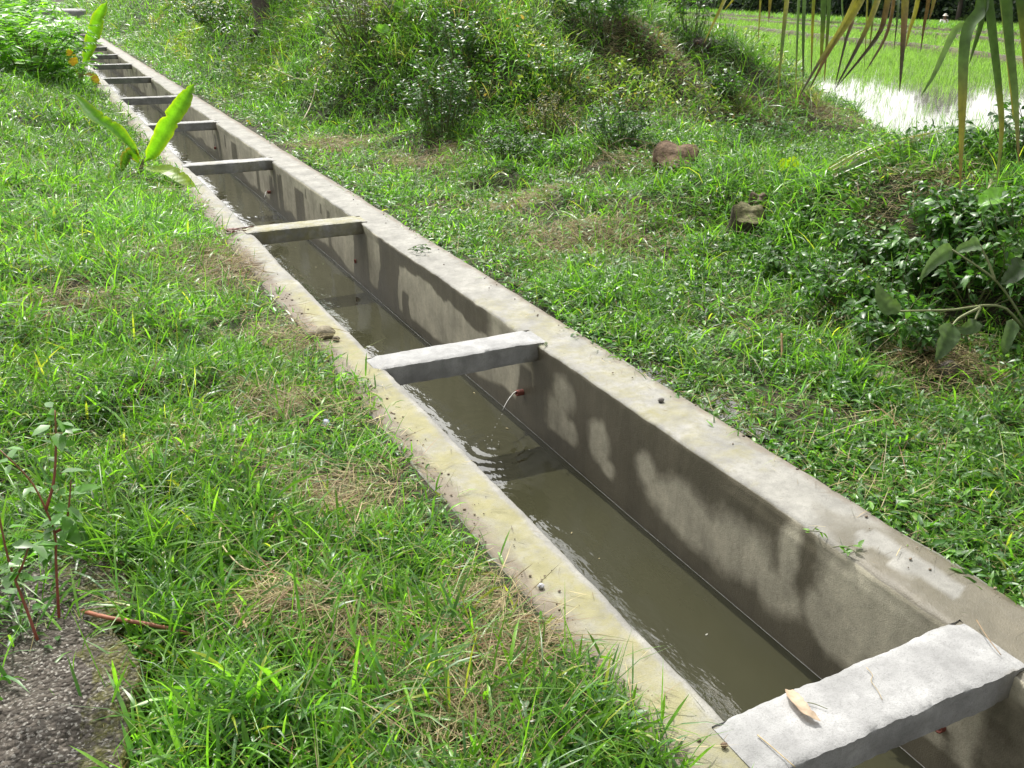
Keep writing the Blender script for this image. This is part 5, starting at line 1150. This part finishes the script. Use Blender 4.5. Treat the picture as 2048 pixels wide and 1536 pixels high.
b0 = at_g(652, 862); b0[2] += .03; mb = MB(); th = np.arange(20)*2*math.pi/20; rows = []
for r_, z_ in ((.019, -.004), (.020, .0), (.018, .007), (.012, .008), (.0001, .008)): rows.append(np.stack([r_*np.cos(th), r_*np.sin(th), np.full(20, z_)], 1))
cw = np.repeat(A([.08, .12, .30], [.5, .52, .55], [.08, .12, .32], [.55, .56, .6], [.06, .1, .3]), 20, 0)
mb.add(np.concatenate(rows) @ np.array(Matrix.Rotation(.7, 3, Vector(tuple(rt)))).T, [(i*20+k, i*20+(k+1) % 20, (i+1)*20+(k+1) % 20, (i+1)*20+k) for i in range(4) for k in range(20)], None, cw)
o = mb.build('bottle_cap', M_plain); o.location = tuple(b0); tag(o, 'blue and white round bottle cap in the grass left of the canal', 'bottle cap')
def scrap(label, px, sz, col, lift=.03):
    b0 = at_g(*px); b0[2] += lift; mb = MB(); u = np.linspace(-1, 1, 7); X_, Y_ = np.meshgrid(u, u); zz = .35*(fbm(X_*1.6+px[0], Y_*1.6, 5)-.5)*2
    mb.add(np.stack([X_*(1+.3*zz), Y_*.7+.2*zz, zz], -1).reshape(-1, 3)*sz, [(i*7+j, i*7+j+1, (i+1)*7+j+1, (i+1)*7+j) for i in range(6) for j in range(6)], None, col)
    o = mb.build('plastic_scrap', M_plain, smooth=True); o.location = tuple(b0); tag(o, label, 'litter', 'scraps of plastic litter')
scrap('crumpled dark blue plastic scrap in the grass in front of the mossy stump', (1505, 595), .022, (.05, .09, .17)); scrap('grey white plastic scrap under the drooping leaves of the thicket', (1850, 706), .05, (.33, .35, .38))
for px, c, w_, lab in [((655, 116), A(.60, .33, .02), .12, 'orange yellow fallen leaf on the far slope'), ((508, 55), A(.55, .33, .02), .12, 'yellow fallen leaf near the tree trunk'), ((493, 248), A(.5, .36, .03), .06, 'yellow fallen leaf on the grass by the canal wall'), ((1322, 490), A(.35, .2, .06), .03, 'brown fallen leaf in the cut grass'), ((455, 30), A(.5, .36, .03), .14, 'yellow leaf on the far dark bush')]:
    b0 = gp(*px, .12 if px[1] < 200 else .04); mb = MB(); leaf_sheet(mb, curve([A(0, 0, 0), rt*w_*.5+A(0, 0, -.3)*w_, rt*w_*.8+A(0, 0, -.9)*w_], 9), w_*.55, -fw+A(0, 0, .5), c*np.ones((9, 1)), None, .2, c*.8, 2, .2)
    o = mb.build('fallen_leaf', M_banana); o.location = tuple(b0); tag(o, lab, 'leaf', 'yellow and brown fallen leaves')
mb = MB(); b0 = at_z(462, 463, .012)
for k in range(9): tube(mb, curve([A(rng.normal(0, .03), rng.normal(0, .03), .004), A(rng.normal(0, .03), rng.normal(0, .03), .012), A(rng.normal(0, .05), rng.normal(0, .05), .004)], 6), .004, 5, (.12, .045, .035))
o = mb.build('dry_roots', M_stem); o.location = tuple(b0); tag(o, 'small dark red tangle of dry roots on the left wall by the third beam', 'roots')

# water squirting from the weep pipes
M_jet = water_mat('jet_water', (.5, .5, .48), .04, 40, .1)
for (y0, z0, out_, hy) in ((3.69, -.30, .22, 3.53), (9.04, -.32, .10, 8.8)):
    mb = MB(); u = np.linspace(0, 1, 16); P = np.stack([W-.035-out_*u, y0+(hy-y0)*u, z0+.03*u-(.03+WZ*-1+z0)*u**2], 1); b0 = P[0].copy()
    tube(mb, P[:9]-b0, np.linspace(.0035, .0022, 9), 6)
    o = mb.build('water_jet', M_jet, smooth=True); o.location = tuple(b0)
    dps = [P[k]-b0+rng.normal(0, .006, 3) for k in range(9, 16)] + [A(P[-1][0], P[-1][1], WZ)-b0+A(rng.normal(0, .03), rng.normal(0, .03), abs(rng.normal(.012, .01))) for k in range(7)]
    for k, dp in enumerate(dps):
        md2 = MB(); blob(md2, dp, rng.uniform(.002, .0036), (1, 1, 1), k, .2, 8, 6); md2.build('droplet', M_jet, o, True)
    tag(o, 'thin jet of water squirting from the red pipe below the second beam' if y0 < 5 else 'small jet of water dripping from the red pipe below the fourth beam', 'water jet')
